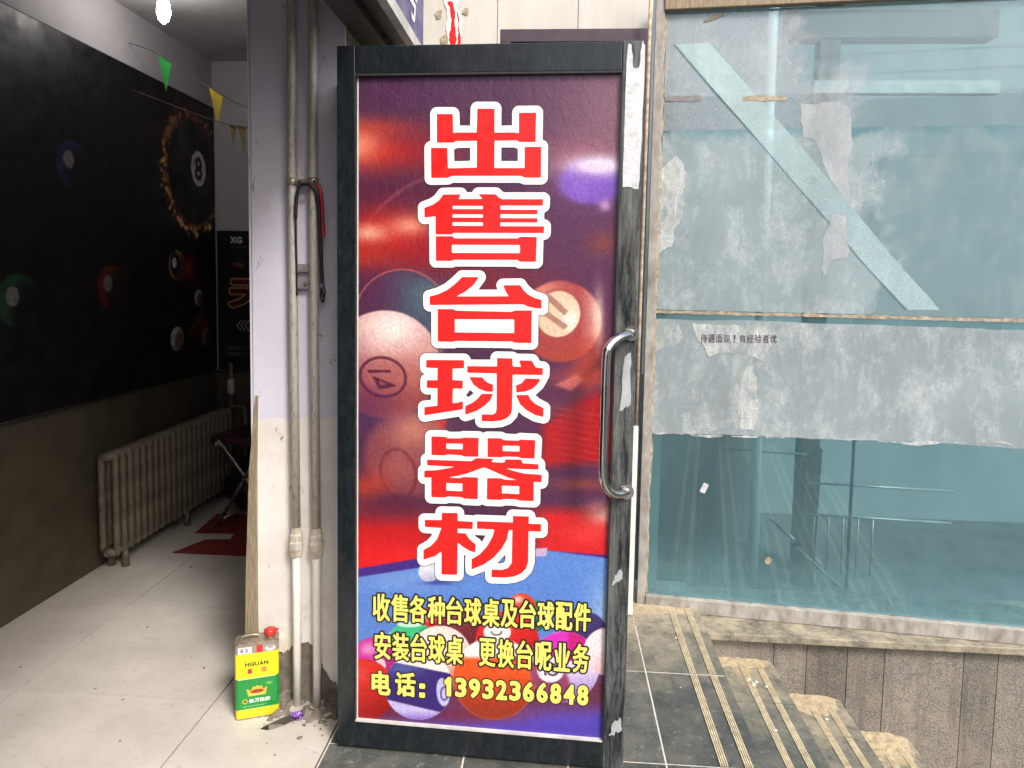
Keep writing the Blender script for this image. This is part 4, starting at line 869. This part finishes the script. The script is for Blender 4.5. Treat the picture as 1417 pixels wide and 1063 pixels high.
a.bl(a.glow(4.0, 1.46, .12, .08) * .9, (150, 36, 24)); mball(3.89, 1.47, .085, (196, 150, 60), (60, 30, 16)); a.bl(a.ell(3.87, 1.48, .05, .07, .1), (20, 26, 60)); a.bl(a.ell(3.865, 1.485, .022, .03, .15), (220, 220, 226))
mball(4.13, 1.28, .05, (190, 188, 180), (60, 50, 50)); a.bl(a.glow(4.17, 1.10, .10, .09) * .9, (120, 26, 22)); mball(3.88, 1.05, .07, (206, 200, 190), (90, 70, 60)); mball(4.22, 1.03, .06, (130, 110, 100), (40, 26, 26))
for y, z, c in ((3.3, 1.35, (96, 30, 20)), (3.05, 1.9, (36, 36, 80)), (2.7, 1.3, (26, 66, 42)), (2.4, 1.75, (100, 76, 26))): mball(y, z, .11, c, (14, 8, 10)); a.bl(a.ell(y - .03, z + .02, .035, .04, .1), (120, 116, 112))
a.bl(np.exp(-((Zg - (1.05 + .9 * (Yg - 4.0))) / .012) ** 2) * (Yg > 4.0) * (Zg < 1.22) * .6, (150, 140, 130))
a.noise(.1, 1, 2)
mu = grid_obj('wall_canvas', np.stack([0 * Yg - 2.183, Yg, Zg], -1), a.I, M['canvas'])
tag(mu, 'dark printed canvas of a burning eight ball on the side wall', 'canvas')
mod = mu.modifiers.new('thick', 'SOLIDIFY'); mod.thickness = .004; mod.offset = 0
# black billiards poster on the back wall
Xg, Zg = np.meshgrid(np.linspace(-2.172, -1.55, 260), np.linspace(.812, 1.70, 340))
a = Art(Xg, Zg, (12, 10, 12)); px = .0047
def tx(s_, x, z, h, wd, c, grow=.001):
    for ch in s_:
        if ch != ' ': a.bl(a.text(glyph_in(ch, x, x + wd, z, z + h), grow, .004), c)
        x += wd * 1.12
tx('XG', -2.082, 1.625, .036, .034, (206, 200, 196), .003); tx('球台', -2.08, 1.592, .016, .024, (120, 114, 112), 0); tx('系列', -2.03, 1.592, .016, .024, (120, 114, 112), 0)
a.bl(a.glow(-2.05, 1.49, .016, .014), (150, 60, 40)); a.bl(a.glow(-2.02, 1.485, .02, .015), (140, 90, 40))
for g_, c in ((.018, (214, 140, 96)), (.009, (60, 20, 18))): a.bl(a.text(glyph_in('天', -2.09, -1.80, 1.225, 1.385), g_, .004), c)
for k in range(3):
    x = -2.052 + .026 * k; a.bl(a.text(poly_segs([(x, 1.10), (x + .028, 1.135), (x + .036, 1.135), (x + .008, 1.10), (x + .036, 1.065), (x + .028, 1.065)]), 0, .004), (186, 180, 176))
for r0 in (.905, .942):
    tx('工程案例', -2.128, r0, .024, .024, (160, 154, 150), 0); tx('品质保证', -2.005, r0, .024, .024, (120, 100, 96), 0)
bp = grid_obj('billiards_poster', np.stack([Xg, 0 * Xg + 4.350, Zg], -1), a.I, M['canvas'])
tag(bp, 'black poster with white lettering and chevrons on the back wall', 'poster')
mod = bp.modifiers.new('thick', 'SOLIDIFY'); mod.thickness = .004; mod.offset = 0
# cast radiator under the canvas
rd = thing('radiator', 'old cast iron column radiator standing under the dark canvas', 'radiator', (-2.11, 3.1, 0))
sec = None
for k in range(22):
    if sec is None:
        mb = MB()
        for x in (-.035, .035): mb.tube([(x, 0, .075), (x, 0, .10), (x, 0, .30), (x, 0, .54), (x, 0, .57)], [.010, .0165, .0165, .0165, .010], 10)
        for z in (.09, .555): mb.tube([(-.035, 0, z), (.035, 0, z)], .019, 10)
        sec = mb.build('section', M['radiator'], rd); sec.location = (0, .03, 0)
    else:
        c = sec.copy(); col.objects.link(c); c.parent = rd; c.location = (0, .03 + .055 * k, 0)
for z in (.09, .555): MB().tube([(0, .0, z), (0, 1.22, z)], .015, 8).build('header', M['radiator'], rd)
for y in (.09, .66, 1.18): MB().tube([(-.035, y, 0), (-.035, y, .09)], [.020, .013], 8).tube([(.035, y, 0), (.035, y, .09)], [.020, .013], 8).build('foot', M['radiator'], rd)
rp = thing('radiator_pipe', 'pale heating pipe with valve rising beside the radiator end', 'pipe', (-2.11, 4.345, 0))
MB().tube([(0, -.02, .555), (.02, 0, .56), (.03, -.02, .60), (.03, -.02, .86)], .014, 10).build('riser', M['radiator'], rp)
MB().tube([(.03, -.02, .66), (.03, -.02, .67), (.03, -.02, .75), (.03, -.02, .76)], [.016, .024, .024, .016], 10).build('valve', M['trim'], rp)
MB().tube(curve([(.03, -.02, .575), (.08, -.02, .58), (.12, -.03, .57), (.125, -.03, .50), (.125, -.03, .02)]), .015, 10).build('return_pipe', M['radiator'], rp)
# folding chair against the inner face of the pillar
ch = thing('folding_chair', 'folding chair with dark seat and steel tube frame inside the shop', 'chair', (-1.66, 3.92, 0), R(-8))
MB().box(-.25, .20, -.20, .20, .475, .52, .015).build('seat', M['seat'], ch)
MB().box(.21, .235, -.19, .19, .62, .90, .01).build('backrest', M['seat'], ch)
for y in (-.215, .215):
    MB().tube(curve([(-.23, y, .46), (-.20, y, .475), (-.15, y, .46), (.22, y, .01)]), .011, 8).build('leg', M['chrome'], ch)
    MB().tube([(-.20, y * 1.02, .01), (.10, y * 1.02, .50), (.235, y * 1.02, .92)], .011, 8).build('leg', M['chrome'], ch)
MB().tube([(-.17, -.215, .05), (-.17, .215, .05)], .009, 8).build('stretcher', M['chrome'], ch)
bg = thing('black_bag', 'bulging black plastic bag under the folding chair', 'bag', (-1.82, 4.08, 0))
vs, fa = [], []
for j in range(13):
    for i in range(24):
        t, p_ = 2 * math.pi * i / 24, j / 12; rr = .15 * math.sin(math.pi * min(p_ * .92 + .06, 1)) ** .6 * (1 + .14 * math.sin(5 * t + 7 * p_) + .08 * math.sin(11 * t - 9 * p_))
        vs.append((rr * math.cos(t), rr * math.sin(t), .34 * p_))
for j in range(12):
    for i in range(24): fa.append((j * 24 + i, j * 24 + (i + 1) % 24, j * 24 + 24 + (i + 1) % 24, j * 24 + 24 + i))
fa += [tuple(range(23, -1, -1)), tuple(range(288, 312))]
MB().raw(vs, fa, True).build('sack', M['blackplastic'], bg); MB().tube([(0, 0, .33), (.01, 0, .38), (.03, .01, .42)], [.018, .014, .035], 8).build('neck', M['blackplastic'], bg)
# red carpet offcut lying in two lobes
tag(MB().prism([(-1.935, 3.36), (-1.0, 3.36), (-1.0, 3.99), (-1.995, 3.95), (-1.965, 3.640), (-1.75, 3.655), (-1.73, 3.565), (-1.86, 3.545)], .005, 'xy', .0007).build('red_mat', M['mat_red']), 'dark red carpet offcut lying on the shop floor', 'mat')
# bunting
def bunting(pts, flags, label):
    q = 3.5 / 3.9; K = lambda z: 1.42 + (z - 1.42) * q
    pts = [(-2.19, 3.5, K(pts[0][2] + .06))] + [(x * q, 3.5, K(z)) for x, y, z in pts]; pts[-1] = (-.995, 3.5, pts[-1][2])
    flags = [(a_ * q, K(b_), c_ * q, K(d_), e_ * q, K(f_), m_) for a_, b_, c_, d_, e_, f_, m_ in flags]
    b = thing('bunting', label, 'bunting', pts[0])
    o = Vector(pts[0]); c = curve([Vector(p) - o for p in pts], 6)
    MB().tube(c, .0022, 5).build('string', M['string'], b)
    for (x0, z0, x1, z1, xt, zt, m_) in flags:
        y = -o.y + 3.5
        MB().raw([(x0 - o.x, y, z0 - o.z), (x1 - o.x, y + .006, z1 - o.z), (xt - o.x, y + .02, zt - o.z), (x0 - o.x, y + .0012, z0 - o.z), (x1 - o.x, y + .0072, z1 - o.z), (xt - o.x, y + .0212, zt - o.z)],
                 [(0, 2, 1), (3, 4, 5), (0, 1, 4, 3), (1, 2, 5, 4), (2, 0, 3, 5)]).build('flag', M[m_], b)
for nm, c in (('flag_green', (.02, .30, .05)), ('flag_yellow', (.55, .38, .02)), ('flag_red', (.35, .03, .03)), ('flag_olive', (.30, .24, .10)), ('flag_blue', (.04, .10, .4))): M[nm] = pm(nm, c, rough=.6)
bunting([(-2.28, 3.9, 2.652), (-1.95, 3.9, 2.452), (-1.75, 3.9, 2.353), (-1.35, 3.9, 2.25), (-.996, 3.9, 2.33)], [(-2.275, 2.645, -2.20, 2.605, -2.243, 2.452, 'flag_green'), (-1.982, 2.470, -1.904, 2.425, -1.944, 2.265, 'flag_yellow'), (-1.62, 2.308, -1.54, 2.288, -1.58, 2.13, 'flag_red')],
        'bunting string carrying green and yellow flags under the shop ceiling')
bunting([(-2.28, 3.9, 2.40), (-1.939, 3.9, 2.281), (-1.752, 3.9, 2.25), (-1.35, 3.9, 2.26), (-.996, 3.9, 2.38)], [(-1.868, 2.268, -1.828, 2.262, -1.853, 2.142, 'flag_olive'), (-1.822, 2.262, -1.775, 2.252, -1.791, 2.098, 'flag_olive')],
        'lower bunting string carrying two olive flags')
# bare bulb under the ceiling
bl = thing('light_bulb', 'lit white bulb hanging from the shop ceiling', 'lamp', (-1.835, 3.2, 2.75))
MB().tube([(0, 0, 0.001), (0, 0, -.012), (0, 0, -.0125), (0, 0, -.055)], [.045, .045, .02, .018], 14).build('socket', M['trim'], bl)
em = NT('lit_bulb'); em.set(Base_Color=(.9, .9, .9)); em.b.inputs['Emission Color'].default_value = (1, .96, .9, 1); em.b.inputs['Emission Strength'].default_value = 40
bulb = MB().tube([(0, 0, -.05), (0, 0, -.07), (0, 0, -.10), (0, 0, -.14), (0, 0, -.17), (0, 0, -.185)], [.014, .018, .027, .030, .020, .005], 16).build('bulb', em.m, bl)

# ================================================================== THE TIN AND THE LITTER AT THE PILLAR'S FOOT
can = thing('adhesive_can', 'yellow and green oil can with red cap standing by the pillar', 'can', (-0.999, 2.075, 0.0), R(22.5))
CW, CD, CH = .134, .066, .247
def rrect(x0, x1, y0, y1, r, n=5):
    o = []
    for cx_, cy_, a0 in ((x1 - r, y1 - r, 0), (x0 + r, y1 - r, 90), (x0 + r, y0 + r, 180), (x1 - r, y0 + r, 270)):
        for k in range(n + 1): t = R(a0 + 90 * k / n); o.append((cx_ + r * math.cos(t), cy_ + r * math.sin(t)))
    return o
tm = NT('tin_body'); sx = tm.n('SeparateXYZ'); tm.l(tm.tc.outputs['Object'], sx.inputs[0])
tm.set(Base_Color=tm.ramp(tm.math('MULTIPLY', sx.outputs[2], 3.0), [(0, s255(226, 206, 40)), (.032 * 3, s255(30, 140, 60)), (.135 * 3, s255(236, 222, 30)), (.217 * 3, s255(150, 140, 128))], 'CONSTANT'), Roughness=.3)
MB().prism(rrect(0, CW, 0, CD, .014), CH - .004, 'xy', .002).build('body', tm.m, can)
MB().prism(rrect(-.001, CW + .001, -.001, CD + .001, .015), .004, 'xy', CH - .002).prism(rrect(.002, CW - .002, .002, CD - .002, .012), .002, 'xy', CH + .0022).build('rim', M['clampm'], can)
MB().prism(rrect(-.001, CW + .001, -.001, CD + .001, .015), .0045, 'xy', .0).build('base_rim', M['clampm'], can)
u, v = np.meshgrid(np.linspace(.010, CW - .010, 96), np.linspace(.006, CH - .004, 200)); a = Art(u, v, (226, 206, 40)); S = .001
a.bl(np.clip((v - .031) / S, 0, 1), (206, 226, 90)); a.bl(np.clip((v - .034) / S, 0, 1), (28, 142, 62)); a.bl(np.clip((v - .133) / S, 0, 1), (236, 236, 150)); a.bl(np.clip((v - .137) / S, 0, 1), (238, 224, 26)); a.bl(np.clip((v - .217) / S, 0, 1), (156, 146, 134))
a.bl(a.poly([(.010, .219), (.052, .219), (.052, .240), (.010, .240)], S), (226, 226, 226)); a.bl(a.text(glyph_in('8', .018, .026, .224, .235), .001, S) + a.text(glyph_in('2', .032, .040, .224, .235), .001, S), (120, 120, 150))
a.bl(a.poly([(.066, .218), (.084, .218), (.084, .243), (.066, .243)], S), (206, 40, 44)); a.bl(a.ell(.108, .228, .016, .009, .2), (226, 226, 230)); a.bl(a.ell(.108, .232, .010, .005, .2), (160, 160, 164))
def ct(s_, x, z, wd, h, c, grow=.0004, gap=1.15):
    for q in s_: a.bl(a.text(glyph_in(q, x, x + wd, z, z + h), grow, S), c); x += wd * gap
ct('HGUAN', .032, .176, .0115, .0115, (46, 40, 16), .0008, 1.25); ct('皇', .038, .152, .015, .016, (176, 40, 70), .0008); ct('冠', .080, .152, .015, .016, (206, 70, 90), .0006)
crown = [(.040, .076), (.092, .076), (.098, .102), (.086, .094), (.080, .108), (.067, .096), (.054, .108), (.048, .094), (.035, .102)]
a.bl(a.poly(crown, S), (232, 180, 50)); a.bl(a.ell(.067, .098, .010, .010, .2), (236, 190, 60)); a.bl(a.ell(.067, .090, .020, .007, .2) * .9, (150, 50, 24)); a.bl(a.poly([(.043, .079), (.089, .079), (.089, .083), (.043, .083)], S), (250, 220, 120))
a.bl(a.glow(.104, .112, .008, .004) * .7, (220, 230, 90)); a.bl(a.ell(.030, .060, .008, .008, .2), (226, 190, 70)); ct('高', .025, .055, .010, .010, (40, 90, 40)); ct('级万能胶', .043, .054, .014, .012, (236, 240, 236), .0006); ct('···········', .026, .042, .0018, .0018, (200, 230, 200), .0006, 3.6)
grid_obj('label', np.stack([u, 0 * u - .0006, v], -1), a.I, M['canlabel'], can)
cp = MB().tube([(.108, .030, CH), (.108, .030, CH + .012)], .013, 14).build('spout', M['clampm'], can)
redcap = pm('red_plastic_cap', (.62, .04, .03), (.5, .03, .025), rough=.35)
MB().tube([(.108, .030, CH + .010), (.108, .030, CH + .014), (.108, .030, CH + .028), (.108, .030, CH + .032)], [.016, .019, .019, .013], 16).tube([(.120, .030, CH + .024), (.134, .028, CH + .026)], [.008, .003], 8).build('cap', redcap, can)
MB().tube(curve([(.02, .033, CH), (.022, .033, CH + .012), (.05, .033, CH + .016), (.072, .033, CH + .012), (.075, .033, CH)]), .003, 8).build('carry_handle', M['clampm'], can)
# rough concrete patch round the pipe feet
g = np.random.default_rng(9); nx, ny = 90, 60
u, v = np.meshgrid(np.linspace(-.945, -.64, nx), np.linspace(2.065, 2.2125, ny)); n1 = g.normal(size=u.shape); n2 = g.normal(size=u.shape)
for _ in range(14): n1 = (n1 + np.roll(n1, 1, 0) + np.roll(n1, -1, 0) + np.roll(n1, 1, 1) + np.roll(n1, -1, 1)) / 5
for _ in range(2): n2 = (n2 + np.roll(n2, 1, 0) + np.roll(n2, -1, 0) + np.roll(n2, 1, 1) + np.roll(n2, -1, 1)) / 5
n1 /= n1.std(); n2 /= n2.std()
t = np.clip((v - 2.12) / .09, -1, 1); h = .020 * t + .010 * n1 + .002 * n2
for x in (-.835, -.768): h -= .022 * np.exp(-(np.hypot(u - x, v - 2.178) / .028) ** 2)
ed = np.minimum.reduce([u + .945, -.64 - u, (v - 2.065) * 1.5]); h = np.minimum(h, ed * .6 - .004); h = np.maximum(h, -.008)
me = bpy.data.meshes.new('rubble'); idx = np.arange(nx * ny).reshape(ny, nx)
me.from_pydata(np.stack([u, v, h], -1).reshape(-1, 3).tolist(), [], np.stack([idx[:-1, :-1], idx[:-1, 1:], idx[1:, 1:], idx[1:, :-1]], -1).reshape(-1, 4).tolist())
tag(mkobj('rubble', me, M['concrete']), 'crumbled concrete around the feet of the two pipes', 'rubble', kind='stuff')
tag(MB().raw([(-.905, 2.045, .001), (-.88, 2.052, .014), (-.845, 2.085, .018), (-.80, 2.125, .02), (-.79, 2.115, .006), (-.835, 2.068, .004), (-.875, 2.04, .002), (-.86, 2.06, .001), (-.82, 2.095, .001)],
             [(0, 1, 7), (1, 2, 8, 7), (2, 3, 4, 8), (0, 6, 1), (1, 6, 5, 2), (2, 5, 4, 3), (0, 7, 6), (7, 8, 5, 6), (8, 4, 5)]).build('bark_strip', M['lintel']), 'curled dark strip of debris pointing out from the pipe feet', 'debris')
pw = pm('purple_wrapper_foil', (.22, .04, .50), (.42, .30, .62), rough=.25, scale=60, metal=.2)
vs, fa = [], []; r_ = random.Random(5)
for j in range(5):
    for i in range(9): vs.append((-.825 + .0045 * i + r_.uniform(-.002, .002), 2.088 + .006 * j + r_.uniform(-.002, .002), .012 + r_.uniform(0, .014)))
for j in range(4):
    for i in range(8): fa.append((j * 9 + i, j * 9 + i + 1, j * 9 + i + 10, j * 9 + i + 9))
o = tag(MB().raw(vs, fa).build('candy_wrapper', pw), 'crumpled purple wrapper lying at the foot of the pipes', 'wrapper'); md = o.modifiers.new('t', 'SOLIDIFY'); md.thickness = .0008
def pebble(x, y, r, nm, mat, lab, cat, grp, flat_=.45):
    vs = []; r_ = random.Random(int(x * 9999 + y * 777)); K = 7
    for j in range(4):
        p_ = (j + .5) / 4
        for i in range(K): t = 2 * math.pi * i / K; rr = r * math.sin(math.pi * p_) * r_.uniform(.7, 1.15); vs.append((rr * math.cos(t), rr * .7 * math.sin(t), r * flat_ * (1 - math.cos(math.pi * p_)) * .8))
    fa = [(j * K + i, j * K + (i + 1) % K, j * K + K + (i + 1) % K, j * K + K + i) for j in range(3) for i in range(K)] + [tuple(range(K - 1, -1, -1)), tuple(range(3 * K, 4 * K))]
    o = MB().raw(vs, fa).build(nm, M[mat], None, (x, y, .0), (0, 0, r_.uniform(0, 6))); return tag(o, lab, cat, grp)
for i, (x, y, r) in enumerate(((-.765, 2.012, .010), (-.715, 2.06, .007), (-.70, 2.03, .0045), (-.81, 1.93, .004), (-.74, 2.075, .005), (-.855, 1.98, .0035), (-1.25, 2.36, .006), (-1.42, 2.15, .005), (-1.30, 1.95, .005), (-1.33, 2.42, .004), (-1.55, 2.2, .006), (-1.75, 3.2, .009), (-1.95, 3.55, .008), (-1.62, 2.62, .006), (-1.9, 2.3, .007), (-1.1, 1.8, .004), (-1.0, 1.72, .004))):
    pebble(x, y, r, 'grit', 'concrete', 'small dark crumb of grit lying on the beige shop floor', 'grit', 'grit crumbs on the shop floor')
for i, (x, y, z, r) in enumerate(((.80, 2.70, -.15, .014), (.815, 2.72, -.15, .010), (.79, 2.735, -.15, .009), (.845, 2.69, -.15, .008), (.80, 2.42, -.15, .007), (1.10, 2.74, -.30, .010), (.50, 2.75, 0, .006), (.46, 2.4, 0, .004), (.40, 2.6, 0, .004))):
    o = pebble(x, y, r, 'mortar_crumb', 'joint', 'pale crumb of mortar lying on the dark steps', 'crumb', 'mortar crumbs on the steps'); o.location.z = z

bpy.data.objects.remove(_fo); bpy.data.curves.remove(_fc)
